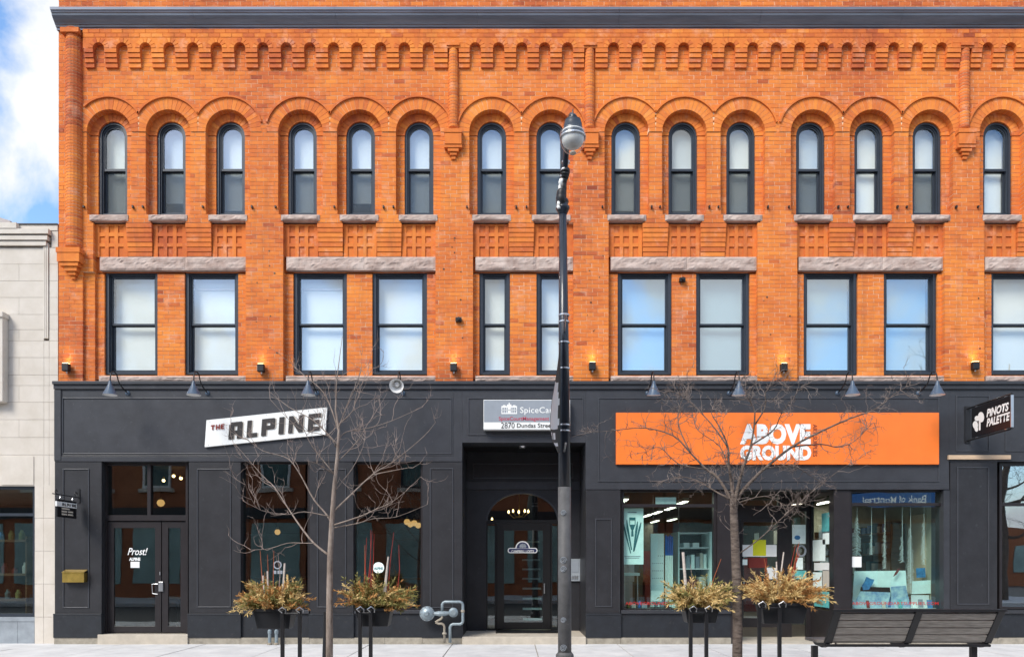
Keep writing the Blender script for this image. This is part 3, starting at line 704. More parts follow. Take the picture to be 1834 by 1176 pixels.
pilaster(1702, 1786, 826, 1714, 1771, 836, 1082)
pilaster(1900, 1980, 826, 1912, 1966, 836, 1082)
MB().box(sx(1690.5), sx(1701.5), YF + 0.006, 0.3, sz(1141), sz(876) - .003).build('pilaster_edge', SP, B)
# stall risers under the windows
def riser(p0, p1):
    x0, x1 = sx(p0) + 0.013, sx(p1) - 0.013
    MB().box(x0, x1, YF + 0.02, 0.3, sz(1141), sz(1098)).build('stall_riser', PP, B)
    MB().box(x0, x1, YF - 0.02, 0.3, sz(1098) + 0.001, sz(1092)).build('window_ledge', SP, B, bevel=0.004)
for a, b in ((431, 555), (633, 757), (1111, 1310), (1500, 1702), (1786, 1900)): riser(a, b)
# rubbed concrete footing
xs_f = [98, 180, 339, 431, 555, 690, 757, 829]
for a, b in list(zip(xs_f[:1] + xs_f[2:-1], [180] + xs_f[3:])) + [(1047, 1112), (1112, 1310), (1500, 1600), (1600, 1702), (1702, 1786), (1786, 1990)]:
    MB().box(sx(a) - 0.005, sx(b) - 0.01, YF - 0.015, 0.3, -0.05, sz(1141) - 0.001).build('footing_stone', 'old_concrete', B)
# glazed bays: frame + panes ; plane a little behind the pilasters
YG = 0.02
def gx(px): return PX(px, YG)
def gz(py): return PZ(py, YG)
def shop_window(p0, p1, t, b, mat_g, trans=None, fw=0.05, label=None):
    x0, x1, z0, z1 = gx(p0), gx(p1), gz(b), gz(t)
    f = MB().frame(x0, x1, z0, z1, fw, YG - 0.05, YG + 0.08)
    if trans: f.box(x0 + fw, x1 - fw, YG - 0.045, YG + 0.06, gz(trans) - 0.028, gz(trans) + 0.028)
    wo = f.build('shop_window', 'door_paint', B, label=label)
    if trans:
        MB().box(x0 + fw - .005, x1 - fw + .005, YG, YG + 0.008, gz(trans) + 0.03, z1 - fw).build('transom_pane', mat_g, wo)
        MB().box(x0 + fw - .005, x1 - fw + .005, YG, YG + 0.008, z0 + fw, gz(trans) - 0.03).build('pane', mat_g, wo)
    else: MB().box(x0 + fw - .005, x1 - fw + .005, YG, YG + 0.008, z0 + fw, z1 - fw).build('pane', mat_g, wo)
    return wo
shop_window(431, 557, 826, 1093, 'dark_glass'); shop_window(632, 759, 826, 1093, 'dark_glass')
shop_window(1112, 1282, 876, 1094, 'shop_glass', 905)
shop_window(1519, 1692, 876, 1094, 'shop_glass', 903)
shop_window(1787, 1902, 829, 1090, 'reflective_glass', 903)
MB().box(gx(1282) + .002, gx(1312), YF + 0.03, 0.12, 0.0, sz(876) - 0.004).build('entry_post', 'door_paint', B, bevel=0.004)
MB().box(gx(1489), gx(1519) - .002, YF + 0.03, 0.12, 0.0, sz(876) - 0.004).build('entry_post', 'door_paint', B, bevel=0.004)
# ---- restaurant door bay
YD = 0.06
def dx(px): return PX(px, YD)
def dz(py): return PZ(py, YD)
f = MB(); x0, x1 = dx(184), dx(339)
f.box(x0, dx(194), YD - 0.06, YD + 0.1, dz(1134), dz(826)); f.box(dx(335), x1, YD - 0.06, YD + 0.1, dz(1134), dz(826)); f.box(dx(194), dx(335), YD - 0.05, YD + 0.1, dz(833), dz(826)); f.box(dx(194), dx(335), YD - 0.05, YD + 0.1, dz(932), dz(922)); f.box(dx(266), dx(272), YD - 0.05, YD + 0.1, dz(922), dz(833))
wo = f.build('door_surround', 'door_paint', B)
MB().box(dx(193), dx(267), YD, YD + 0.008, dz(923), dz(832)).build('transom_pane', 'dark_glass', wo)
MB().box(dx(271), dx(336), YD, YD + 0.008, dz(923), dz(832)).build('transom_pane', 'dark_glass', wo)
z0, z1 = dz(1132), dz(933)
dm = MB(); dm.frame(dx(194), dx(289.5), z0, z1, 0.115, YD - 0.02, YD + 0.03, bottom=0.12, top=0.125)
door = dm.build('door', 'door_paint', B, bevel=0.003)
MB().box(dx(194) + .11, dx(289.5) - .11, YD, YD + 0.008, z0 + 0.12, z1 - 0.12).build('door_glass', 'dark_glass', door)
dm = MB().frame(dx(291), dx(335), z0, z1, 0.115, YD - 0.02, YD + 0.03, bottom=0.12, top=0.125); leaf = dm.build('side_leaf', 'door_paint', B, bevel=0.003)
MB().box(dx(291) + .11, dx(335) - .11, YD, YD + 0.008, z0 + 0.12, z1 - 0.12).build('door_glass', 'dark_glass', leaf)
MB().box(dx(286), dx(294), YD - 0.05, YD - 0.02, dz(1058), dz(1041)).build('lock_plate', 'steel', door, bevel=0.004)
MB().tube([(dx(285), YD - 0.05, dz(1045)), (dx(275), YD - 0.06, dz(1045)), (dx(274.5), YD - 0.03, dz(1062)), (dx(284), YD - 0.03, dz(1063))], 0.008, 8).build('handle', 'steel', door)
MB().tube([(dx(288), YD - 0.03, dz(1029)), (dx(288), YD - 0.03, dz(1023))], 0.011, 8).build('lock_cylinder', 'steel', door)
MB().box(dx(234), dx(250), YD - 0.004, YD - 0.001, dz(1016), dz(1005)).build('notice', 'white', door)
text_obj('lettering', 'Prost!', 'white', door, (dx(228), YD - 0.006, dz(993)), 0.19, shear=0.35, bold=0.002, sx=0.78)
text_obj('lettering', 'ALPINE', 'white', door, (dx(232), YD - 0.006, dz(1003)), 0.075, bold=0.004, sx=0.85)
# threshold
MB().box(sx(177), sx(338), YF - 0.05, 0.5, -0.05, sz(1135)).build('door_step', 'step_stone', B, bevel=0.01)
# ---- recessed lobby entry
YB = 1.12
def bx(px): return PX(px, YB)
def bz(py): return PZ(py, YB)
xl, xr = sx(828), sx(1049)
MB().box(xl - 0.10, xl - 0.002, 0.32, YB, 0, sz(792)).build('lobby_side', 'pilaster_charcoal', B); MB().box(xr + 0.003, xr + 0.10, YF + 0.012, YB, 0, sz(792) - .003).build('lobby_side', 'pilaster_charcoal', B)
MB().box(xl - 0.1, xr + 0.1, YF + 0.43, YB + 0.1, sz(792) + 0.003, sz(792) + 0.1).build('lobby_ceiling', 'black_door', B)
MB().box(xl + 0.0, xr - 0.0, YF - 0.06, YB + 0.3, -0.05, sz(1139)).build('lobby_step', 'step_stone', B, bevel=0.01)
MB().box(bx(889), bx(1006), 0.55, YB - 0.08, sz(1139), sz(1139) + 0.018).build('door_mat', 'black_door', B)
# back wall with an elliptical head opening
dl, dr, spy, tpy = bx(870.5), bx(1001), bz(932), bz(881)
cxm, hw = (dl + dr) / 2, (dr - dl) / 2
wl = MB(); zt = sz(792) + 0.002
ar = arc(cxm, spy, hw, math.pi, 0, 20, rz=tpy - spy)
wl.strip([(p[0], zt) for p in ar], ar, YB, YB + 0.12); wl.box(xl, dl, YB, YB + 0.12, 0, zt); wl.box(dr, xr, YB, YB + 0.12, 0, zt)
wl.build('lobby_back_wall', 'pilaster_charcoal', B)
MB().box(xl, xr, YB - 0.035, YB - 0.001, bz(876), bz(862)).build('lobby_cornice', SP, B, bevel=0.004)
panel_frame(bx(847), bx(1027), bz(856), bz(829), YB)
MB().strip(arc(cxm, spy, hw, math.pi, 0, 20, rz=tpy - spy), arc(cxm, spy, hw - 0.03, math.pi, 0, 20, rz=tpy - spy - 0.03), YB - 0.012, YB + 0.05).build('arch_trim', MP, B)
fl = MB().prism(arc(cxm, spy + 0.02, hw - 0.02, 0, math.pi, 20, rz=tpy - spy - 0.04), YB + 0.055, YB + 0.062); fan = fl.build('fanlight', 'dark_glass', B)
MB().box(dl, dr, YB + 0.03, YB + 0.10, spy - 0.04, spy + 0.02).build('transom_bar', 'black_door', fan)
z0, z1 = bz(1126), bz(936)
dm = MB().frame(bx(889), bx(986), z0, z1, 0.155, YB + 0.01, YB + 0.06, bottom=0.14, top=0.15); ld = dm.build('lobby_door', 'black_door', B, bevel=0.003)
MB().box(bx(889) + 0.15, bx(986) - 0.15, YB + 0.032, YB + 0.04, z0 + 0.135, z1 - 0.145).build('door_glass', 'dark_glass', ld)
for a_, b_ in ((dl, bx(888.5)), (bx(986.5), dr)): MB().frame(a_, b_, z0 - .02, z1 + .01, 0.03, YB + 0.02, YB + 0.08).build('sidelight_frame', 'black_door', ld)
MB().box(dl + .02, bx(888.5) - .02, YB + 0.045, YB + 0.052, z0, z1 - .02).build('sidelight_pane', 'dark_glass', ld); MB().box(bx(986.5) + .02, dr - .02, YB + 0.045, YB + 0.052, z0, z1 - .02).build('sidelight_pane', 'dark_glass', ld)
MB().tube([(bx(975), YB - 0.03, bz(1062)), (bx(975), YB - 0.03, bz(1044))], 0.012, 8).build('handle', 'steel', ld)
# stair treads glimpsed behind the lobby door
st = thing('lobby_stair', 'open pale stair treads climbing behind the lobby door glass', 'stair', (cxm, 2.4, 0))
for i in range(9):
    MB().box(cxm + 0.02, cxm + 0.42, 1.75 + 0.2 * i, 1.98 + 0.2 * i, 0.30 + 0.21 * i, 0.335 + 0.21 * i).build('tread', 'pale_panel', st)
MB().box(cxm + 0.425, cxm + 0.45, 1.7, 3.8, 0.0, 2.3).build('string_board', 'interior_dark', st)
# house crest on the lobby door
yc = YB + 0.026; ec = bx(936)
def rrect(cx, cz, w_, h_, r_, n=6):
    pts = []
    for (qx, qz, a) in ((w_ / 2 - r_, h_ / 2 - r_, 0), (-w_ / 2 + r_, h_ / 2 - r_, 90), (-w_ / 2 + r_, -h_ / 2 + r_, 180), (w_ / 2 - r_, -h_ / 2 + r_, 270)):
        pts += [(cx + qx + r_ * math.cos(R(a + 90 * i / n)), cz + qz + r_ * math.sin(R(a + 90 * i / n))) for i in range(n + 1)]
    return pts
cr_ = MB().prism(rrect(ec, bz(985), 0.60, 0.105, 0.05), yc, yc + 0.004); cr_.prism(arc(ec, bz(981), 0.145, 0, math.pi, 18), yc - 0.001, yc + 0.003)
crest = cr_.build('house_crest', 'white', ld)
cr_ = MB().prism(rrect(ec, bz(985), 0.565, 0.075, 0.036), yc - 0.003, yc - 0.0012); cr_.prism(arc(ec, bz(981), 0.122, 0, math.pi, 18), yc - 0.004, yc - 0.002)
cr_.build('crest_field', 'navy', ld)
hb = MB()
for (u, v, r_) in ((-0.03, 0.055, 0.028), (0.0, 0.068, 0.03), (0.035, 0.06, 0.03), (0.05, 0.035, 0.025), (-0.045, 0.03, 0.022), (0.0, 0.035, 0.032)):
    hb.prism(arc(ec + u, bz(981) + v, r_, 0, 2 * math.pi * 0.97, 10), yc - 0.006 - 0.0003 * r_ * 100, yc - 0.0045)
hb.build('crest_figure', 'sign_grey', ld)
text_obj('lettering', 'CAMPBELL LOFTS', 'white', ld, (ec, yc - 0.006, bz(988.6)), 0.068, bold=0.001, align='CENTER', sx=0.86)
# soffit light and intercom panel
MB().lathe([(0.0, -0.03), (0.06, -0.03), (0.075, 0.0)], ((bx(935)), 0.35, sz(792) + 0.0), 16).build('soffit_lamp', 'steel', B, smooth=True)
ic = thing('intercom_panel', 'grey metal intercom directory panel mounted beside the lobby door', 'intercom', (bx(1030), YB, bz(1040)))
MB().box(bx(1021), bx(1039), YB - 0.04, YB - 0.001, bz(1040), bz(1000)).build('case', 'grey_stone', ic, bevel=0.004)
MB().box(bx(1023.5), bx(1036), YB - 0.046, YB - 0.041, bz(1024), bz(1004)).build('name_list', 'sign_grey', ic)
for i in range(3): MB().box(bx(1024 + 4 * i), bx(1026.5 + 4 * i), YB - 0.048, YB - 0.041, bz(1036), bz(1030)).build('button', 'steel', ic)
# ---- art shop recessed entry
YE = 1.05
def ex_(px): return PX(px, YE)
def ez(py): return PZ(py, YE)
exl, exr = gx(1312), gx(1489)
f = MB(); zt = ez(885)
f.box(exl - 0.02, ex_(1329), YE - 0.03, YE + 0.05, 0.02, zt); f.box(ex_(1393), ex_(1417), YE - 0.03, YE + 0.05, 0.02, zt); f.box(ex_(1443), exr + 0.03, YE - 0.03, YE + 0.05, 0.02, zt); f.box(ex_(1329), ex_(1393), YE - 0.03, YE + 0.05, ez(930), ez(905)); f.box(ex_(1417), ex_(1443), YE - 0.03, YE + 0.05, ez(915), ez(905)); f.box(exl, exr, YE - 0.03, YE + 0.05, zt - 0.001, zt + 0.4)
es = f.build('shop_entry_frame', 'door_paint', B)
dd = MB().frame(ex_(1326), ex_(1396), ez(1122), ez(929), 0.05, YE - 0.045, YE + 0.0, bottom=0.18, top=0.06).box(ex_(1326) + .05, ex_(1396) - .05, YE - 0.04, YE - 0.01, ez(1040), ez(1036.5)).build('shop_door', 'door_paint', B, bevel=0.003)
MB().box(ex_(1326) + .045, ex_(1396) - .045, YE - 0.02, YE - 0.012, ez(1122) + .17, ez(929) - .05).build('door_glass', 'shop_glass', dd)
MB().box(ex_(1327) , ex_(1394), YE + .0, YE + 0.008, ez(905), ez(886)).build('transom_pane', 'shop_glass', es); MB().box(ex_(1415), ex_(1445), YE + 0, YE + 0.008, ez(1118), ez(912)).build('sidelight_pane', 'shop_glass', es)
MB().tube([(ex_(1330), YE - 0.08, ez(1060)), (ex_(1330), YE - 0.08, ez(1040))], 0.013, 8).build('handle', 'steel', dd)
# glazed returns of the entry
def return_pane(x, y0, y1, nm):
    f = MB(); f.box(x - 0.02, x + 0.02, y0, y1, 0.02, gz(1094)); f.box(x - 0.02, x + 0.02, y0, y1, gz(885), gz(876)); f.box(x - 0.025, x + 0.025, y1 - 0.05, y1 - 0.001, 0.02, gz(878))
    o = f.build(nm, 'door_paint', B); MB().box(x - 0.004, x + 0.004, y0, y1 - 0.05, gz(1094), gz(885)).build('pane', 'shop_glass', o); return o
ret = return_pane(exr + 0.03, 0.12, YE - 0.03, 'entry_return'); return_pane(exl - 0.03, 0.12, YE - 0.03, 'entry_return')
MB().box(exl - 0.05, exr + 0.05, 0.125, YE + 0.1, gz(876) + 0.004, gz(876) + 0.06).build('entry_ceiling', 'interior_dark', B)
MB().box(exl, exr, YF, YE + 0.05, -0.05, 0.02).build('entry_floor', 'step_stone', B)
# ================================================================== interiors
def room(x0, x1, y0, y1, z0, z1, wall_m, floor_m, ceil_m):
    MB().box(x0, x1, y1, y1 + 0.1, z0, z1).box(x0 - 0.1, x0, y0, y1 + 0.1, z0, z1).box(x1, x1 + 0.1, y0, y1 + 0.1, z0, z1).build('interior_wall', wall_m, B)
    MB().box(x0 - .1, x1 + .1, y0, y1 + 0.1, z0 - 0.1, z0 - 0.001).build('interior_floor', floor_m, B); MB().box(x0 - .1, x1 + .1, y0, y1 + 0.1, z1 + 0.001, z1 + 0.1).build('interior_ceiling', ceil_m, B)
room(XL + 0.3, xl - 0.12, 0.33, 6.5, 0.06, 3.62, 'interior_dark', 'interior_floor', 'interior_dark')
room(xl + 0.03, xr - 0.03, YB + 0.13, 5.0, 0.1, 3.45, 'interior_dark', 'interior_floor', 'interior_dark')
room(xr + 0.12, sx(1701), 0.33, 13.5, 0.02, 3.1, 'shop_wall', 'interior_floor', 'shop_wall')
room(sx(1704), XR - 0.3, 0.33, 6.0, 0.05, 3.4, 'interior_wall', 'interior_floor', 'interior_dark')
MB().box(XL + 0.35, xl - 0.2, 6.3, 6.45, 0.08, 2.3).build('wainscot', 'interior_teal', B)
# ================================================================== signs
def quad_pt(q, u, v, y):
    (ax, az), (bx_, bz_), (cx_, cz_), (dx_, dz_) = q   # BL BR TR TL
    return ((1 - u) * (1 - v) * ax + u * (1 - v) * bx_ + u * v * cx_ + (1 - u) * v * dx_, y, (1 - u) * (1 - v) * az + u * (1 - v) * bz_ + u * v * cz_ + (1 - u) * v * dz_)
BLK = {  # block letters as rectangles / quads in a unit cell
 'A': [[(0, 0), (.38, 0), (.38, .88), (0, .88)], [(.62, 0), (1, 0), (1, .92), (.62, .92)], [(.06, .76), (.94, .76), (.94, 1), (.14, 1)], [(.38, .30), (.62, .30), (.62, .50), (.38, .50)]],
 'L': [[(0, 0), (.42, 0), (.42, 1), (0, 1)], [(.42, 0), (1, 0), (1, .24), (.42, .24)]],
 'P': [[(0, 0), (.36, 0), (.36, 1), (0, 1)], [(.36, .76), (.95, .76), (1, .93), (.92, 1), (.36, 1)], [(.36, .36), (.92, .36), (1, .43), (1, .58), (.36, .58)], [(.64, .58), (1, .58), (1, .9), (.64, .9)]],
 'I': [[(0, 0), (1, 0), (1, 1), (0, 1)]],
 'N': [[(0, 0), (.30, 0), (.30, 1), (0, 1)], [(.70, 0), (1, 0), (1, 1), (.70, 1)], [(.30, .98), (.30, .55), (.70, .02), (.70, .45)]],
 'E': [[(0, 0), (.40, 0), (.40, 1), (0, 1)], [(.40, 0), (.96, 0), (.96, .23), (.40, .23)], [(.40, .77), (1, .77), (1, 1), (.40, 1)], [(.40, .40), (.9, .40), (.9, .62), (.40, .62)]],
 'T': [[(.33, 0), (.67, 0), (.67, .74), (.33, .74)], [(0, .74), (1, .74), (1, 1), (0, 1)]],
 'H': [[(0, 0), (.32, 0), (.32, 1), (0, 1)], [(.68, 0), (1, 0), (1, 1), (.68, 1)], [(.32, .38), (.68, .38), (.68, .62), (.32, .62)]]}
def block_word(mb, word, cells, v0, v1, fn, du=0):
    k = 0
    for ch, (u0, u1) in zip(word, cells):
        for pl in BLK[ch]:
            vs = [fn(u0 + (u1 - u0) * p[0] + du, v0 + (v1 - v0) * p[1], 0.0004 * k) for p in pl]; mb.add(vs, [tuple(range(len(vs)))]); k += 1
YS = YF - 0.05
q = [(PX(366.5, YS), PZ(800, YS)), (PX(582.5, YS), PZ(777.6, YS)), (PX(585.8, YS), PZ(729, YS)), (PX(369.8, YS), PZ(752, YS))]
s1 = thing('restaurant_sign', 'slanted white board reading THE ALPINE in black block letters', 'sign', (PX(475, YS), YF, PZ(790, YS)))
MB().prism(q, YS, YF - 0.001).build('board', 'white', s1)
cells = [(.195, .307), (.345, .432), (.466, .577), (.610, .652), (.690, .81), (.852, .955)]
m_ = MB(); block_word(m_, 'ALPINE', cells, .17, .80, lambda u, v, e: quad_pt(q, u, v, YS - 0.003 - e), du=0.010); m_.build('letter_shadow', 'beige_print', s1)
m_ = MB(); block_word(m_, 'ALPINE', cells, .18, .81, lambda u, v, e: quad_pt(q, u, v, YS - 0.012 - e)); m_.build('lettering', 'black_print', s1)
m_ = MB(); block_word(m_, 'THE', [(.042, .075), (.084, .118), (.126, .155)], .60, .79, lambda u, v, e: quad_pt(q, u, v, YS - 0.012 - e)); m_.build('small_lettering', 'dark_red_print', s1)
for (u, v) in ((.03, .93), (.97, .93), (.03, .06), (.97, .08), (.5, .95), (.5, .05)):
    p = quad_pt(q, u, v, YS); MB().lathe([(0, 0.004), (.008, 0.004), (.01, 0)], p, 8, axis='y').build('screw', 'steel', s1)
# --- lofts sign over the lobby
YS2 = YF - 0.16
s2 = thing('lobby_sign', 'grey and white landlord sign reading SpiceCart over the lobby entry', 'sign', (PX(945, YS2), YF, PZ(769, YS2)))
a, b = PX(866, YS2), PX(1021, YS2)
MB().box(a, b, YS2, YF - 0.02, PZ(768.5, YS2), PZ(715.5, YS2)).build('sign_box', 'white', s2, bevel=0.004)
MB().box(a + .008, b - 0.01, YS2 - 0.003, YS2 - 0.0005, PZ(755.5, YS2), PZ(716.5, YS2)).build('grey_field', 'sign_grey', s2)
ye = YS2 - 0.006
text_obj('lettering', 'SpiceCart', 'white', s2, (PX(931, ye), ye, PZ(739, ye)), 0.155, bold=0.001, sx=1.02, spacing=1.05)
text_obj('lettering', 'SpiceCourtManagement', 'magenta_print', s2, (PX(893, ye), ye, PZ(752.3, ye)), 0.095, bold=0.0008, sx=1.0)
text_obj('lettering', '2870', 'black_print', s2, (PX(897, ye), ye, PZ(766.3, ye)), 0.15, sx=0.85)
text_obj('lettering', 'Dundas Street', 'black_print', s2, (PX(925, ye), ye, PZ(765.2, ye)), 0.115, bold=0.0008, sx=1.0)
hm = MB(); hx, hz0 = PX(898, ye), PZ(741, ye); hw_, hh_ = PX(926, ye) - hx, PZ(721, ye) - hz0
for (u0, u1, v0, v1) in ((0, 1, 0, .10), (0, 1, .58, .72), (0, .06, .1, .58), (.94, 1, .1, .58), (.16, .20, .1, .58), (.30, .34, .1, .58), (.40, .60, .1, .58), (.66, .70, .1, .58), (.80, .84, .1, .58), (.0, 1, .34, .39), (.36, .64, .72, .86), (.46, .54, .86, 1.0), (.10, .26, .72, .80), (.74, .90, .72, .80)):
    hm.box(hx + u0 * hw_, hx + u1 * hw_, ye, YS2 - 0.0035, hz0 + v0 * hh_, hz0 + v1 * hh_)
hm.build('house_emblem', 'white', s2)
# --- art shop sign
YS3 = YF - 0.06
s3 = thing('shop_sign', 'long orange board with white ABOVE GROUND lettering over the art shop', 'sign', (PX(1393, YS3), YF, PZ(831, YS3)))
MB().box(PX(1103.5, YS3), PX(1682, YS3), YS3, YF - 0.001, PZ(831, YS3), PZ(738.5, YS3)).build('board', 'orange_sign', s3, bevel=0.003)
ye = YS3 - 0.004
def fat(s, p0, p1, pyb, pyt, bold, m, parent, y, sz_=None):
    o = text_obj('lettering', s, m, parent, (0, y, 0), 0.4, bold=bold, spacing=1.04)
    vs = [v.co for v in o.data.vertices]; x0 = min(v.x for v in vs); x1 = max(v.x for v in vs); z0 = min(v.z for v in vs); z1 = max(v.z for v in vs)
    X0, X1, Z0, Z1 = PX(p0, y), PX(p1, y), PZ(pyb, y), PZ(pyt, y)
    for v in o.data.vertices: v.co.x = X0 + (v.co.x - x0) / (x1 - x0) * (X1 - X0); v.co.z = Z0 + (v.co.z - z0) / (z1 - z0) * (Z1 - Z0)
    return o
fat('ABOVE', 1325.5, 1452, 795.5, 758.5, 0.024, 'white', s3, ye)
fat('GROUND', 1325.5, 1453, 824, 797, 0.024, 'white', s3, ye - 0.002)
o = text_obj('small_lettering', 'ART SUPPLIES', 'dark_red_print', s3, (PX(1456, ye), ye, PZ(759.5, ye)), 0.112, rot=(90, 90, 0), bold=0.001, sx=0.88)
# --- projecting sign far along
px_s = PX(1743, -0.3)
s4 = thing('projecting_sign', 'black projecting sign reading PINOTS PALETTE on a steel bracket', 'sign', (px_s, -0.12, 3.5))
ya, yb_ = -0.28, -1.36; zt, zb_ = PZ(731, -0.28), PZ(784, -0.28)
MB().box(px_s - 0.02, px_s + 0.02, yb_, ya, zb_, zt).build('board', 'sign_black', s4, bevel=0.003)
MB().box(px_s - 0.024, px_s + 0.024, yb_ - 0.012, yb_ + 0.001, zb_, zt).build('edge_strip', 'steel', s4)
for z in (zt + 0.025, zb_ - 0.025): MB().tube([(px_s, YF, z), (px_s, yb_ + 0.0, z)], 0.016, 8).build('bracket_arm', 'iron_black', s4)
MB().box(px_s - 0.05, px_s + 0.05, YF - 0.02, YF - 0.001, zb_ - 0.07, zt + 0.07).build('wall_plate', 'iron_black', s4)
for y in (ya - 0.12, yb_ + 0.15):
    MB().box(px_s - 0.012, px_s + 0.012, y - 0.02, y + 0.02, zt, zt + 0.03).box(px_s - 0.012, px_s + 0.012, y - 0.02, y + 0.02, zb_ - 0.03, zb_).build('clip', 'steel', s4)
xf = px_s - 0.024
def on_side(o):   # map x->-y along the sign, face -X
    for v in o.data.vertices: x, y, z = v.co; v.co = (xf, ya - x, z)
hgt = zt - zb_
for (s, z, sc, x0) in (('PiNOTS', zb_ + hgt * 0.55, 0.185, 0.44), ('PALETTE', zb_ + hgt * 0.24, 0.185, 0.44)):
    o = text_obj('lettering', s, 'white', s4, (x0, 0, z), sc, bold=0.008, shear=0.22, sx=0.92 if s[1] == 'i' else 0.84); on_side(o)
em = MB()
for (u, v, ru, rv, an) in ((0.29, .60, .085, .095, 0), (0.125, .40, .075, .075, 0), (0.175, .60, .07, .05, .5), (.15, .27, .05, .06, 0)):
    em.prism([(u + ru * math.cos(t) - 0.02 * math.sin(t), zb_ + hgt * v + rv * math.sin(t)) for t in [2 * math.pi * k / 16 for k in range(16)]], -0.001 * u * 10, 0.002)
em.box(0.225, 0.275, -0.002, 0.0, zb_ + hgt * 0.18, zb_ + hgt * 0.55)
o = em.build('palette_emblem', 'white', s4)
for v in o.data.vertices: x, y, z = v.co; v.co = (xf - 0.001 + y * 0.3, ya - x, z)
# --- small blade sign on the first pilaster
bxp = PX(137, -0.2)
s5 = thing('blade_sign', 'small black hanging sign with white ALPINE band on scrolled iron bracket', 'sign', (bxp, -0.12, 2.3))
ya, yb_ = -0.22, -0.80; zt, zb_ = PZ(898, -0.22), PZ(928.5, -0.22)
MB().box(bxp - 0.012, bxp + 0.012, yb_, ya, zb_, zt).build('board', 'sign_black', s5)
MB().box(bxp - 0.015, bxp + 0.015, yb_ - 0.02, ya + 0.002, zb_ + 0.60 * (zt - zb_), zb_ + 0.88 * (zt - zb_)).build('white_band', 'white', s5)
xf2 = bxp + 0.017; Hs = zt - zb_
def on_side2(o):
    for v in o.data.vertices: x, y, z = v.co; v.co = (xf2, yb_ + x, z)
m_ = MB(); block_word(m_, 'ALPINE', [(.23 + .125 * k, .23 + .125 * k + (.045 if k == 3 else .10)) for k in range(6)], .66, .82, lambda u, v, e: (xf2 + e, yb_ + u * (ya - yb_), zb_ + v * Hs)); m_.build('lettering', 'black_print', s5)
m_ = MB()
for (u0, u1, v) in ((.20, .62, .46), (.20, .48, .30), (.52, .80, .30), (.20, .48, .14), (.52, .80, .14)):
    y0_, y1_ = yb_ + u0 * (ya - yb_), yb_ + u1 * (ya - yb_); m_.add([(xf2, y0_, zb_ + v * Hs), (xf2, y1_, zb_ + v * Hs), (xf2, y1_, zb_ + (v + .09) * Hs), (xf2, y0_, zb_ + (v + .09) * Hs)], [(0, 1, 2, 3)])
m_.build('small_lettering', 'beige_print', s5)
zi = zt + 0.085
MB().tube([(bxp, YF, zi), (bxp, yb_ - 0.12, zi)], 0.009, 8).build('bracket_arm', 'iron_black', s5)
MB().box(bxp - 0.02, bxp + 0.02, YF - 0.015, YF - 0.001, zi - 0.10, zi + 0.16).build('wall_plate', 'iron_black', s5)
for (yc_, zc_, r_) in ((YF - 0.10, zi + 0.055, 0.05), (yb_ - 0.02, zi + 0.045, 0.04)):
    MB().tube([(bxp, yc_ + r_ * (1 - 0.6 * t / 20) * math.cos(t * 0.42), zc_ + r_ * (1 - 0.6 * t / 20) * math.sin(t * 0.42)) for t in range(21)], 0.006, 6).build('scroll', 'iron_black', s5)
for y in (yb_ + 0.10, ya - 0.10): MB().tube([(bxp, y, zt - 0.005), (bxp, y, zi)], 0.007, 6).lathe([(0, 0), (.016, .01), (.018, .03), (.01, .05)], (bxp, y, zt), 10).build('hanger', 'steel', s5)
# ================================================================== lamps on the front
def gooseneck(px, lab, tilt=0.0, swing=0.0, drop=0.0):
    bx0 = PX(px, YF); z0 = PZ(704, YF)
    t = thing('gooseneck_lamp', lab, 'lamp', (bx0, YF, z0), 'gooseneck lamps over the signs')
    MB().lathe([(0, 0.03), (.028, .03), (.042, .012), (.045, 0)], (bx0, YF - 0.001, z0), 14, axis='y').build('wall_rose', 'lamp_shade_blue', t, smooth=True)
    L_ = 0.62; yl = YF - L_
    pts = [(0, 0), (.15, .045), (.26, .085), (.33, .14), (.375, .22), (.44, .27), (.53, .265), (.59, .20), (.61, .12), (.615, .05)]
    cs, sn = math.cos(swing), math.sin(swing)
    P3 = [(bx0 + l * sn, YF - l * cs, z0 + h - 0.25 * l * 0.0) for l, h in pts]
    # smooth the path
    sp = []
    for i in range(len(P3) - 1):
        for k in range(3):
            u = k / 3; p0, p1, p2, p3 = [Vector(P3[min(max(i + d, 0), len(P3) - 1)]) for d in (-1, 0, 1, 2)]
            sp.append(0.5 * ((2 * p1) + (-p0 + p2) * u + (2 * p0 - 5 * p1 + 4 * p2 - p3) * u * u + (-p0 + 3 * p1 - 3 * p2 + p3) * u ** 3))
    sp.append(Vector(P3[-1]))
    MB().tube(sp, 0.0115, 8).build('arm', 'iron_black', t, smooth=True)
    tip = Vector(P3[-1])
    def place(mb, nm, m):
        o = mb.build(nm, m, t, smooth=True)
        rt = Matrix.Translation(tip) @ Matrix.Rotation(tilt, 4, 'X') @ Matrix.Rotation(0.0, 4, 'Y')
        o.data.transform(rt); return o
    place(MB().lathe([(.02, .03), (.028, .0), (.036, -.035), (.042, -.05), (.122, -.215), (.128, -.222)], (0, 0, 0), 24), 'shade', 'lamp_shade_blue')
    place(MB().lathe([(.126, -.221), (.118, -.213), (.040, -.055), (0, -.05)], (0, 0, 0), 24), 'shade_lining', 'shade_inside')
    place(MB().lathe([(0, -.05), (.02, -.06), (.03, -.09), (.045, -.125), (.035, -.165), (0, -.18)], (0, 0, 0), 14), 'bulb', 'white')
G = 'blue-grey gooseneck lamp '
gooseneck(229, G + 'on the restaurant fascia, next to the pale stone building')
gooseneck(372, G + 'on the restaurant fascia above the word THE', drop=0.02)
gooseneck(568, G + 'on the restaurant fascia above the end of the slanted sign')
gooseneck(722, 'gooseneck lamp turned outwards, white inside of its shade showing, beside the lobby sign', tilt=R(-62))
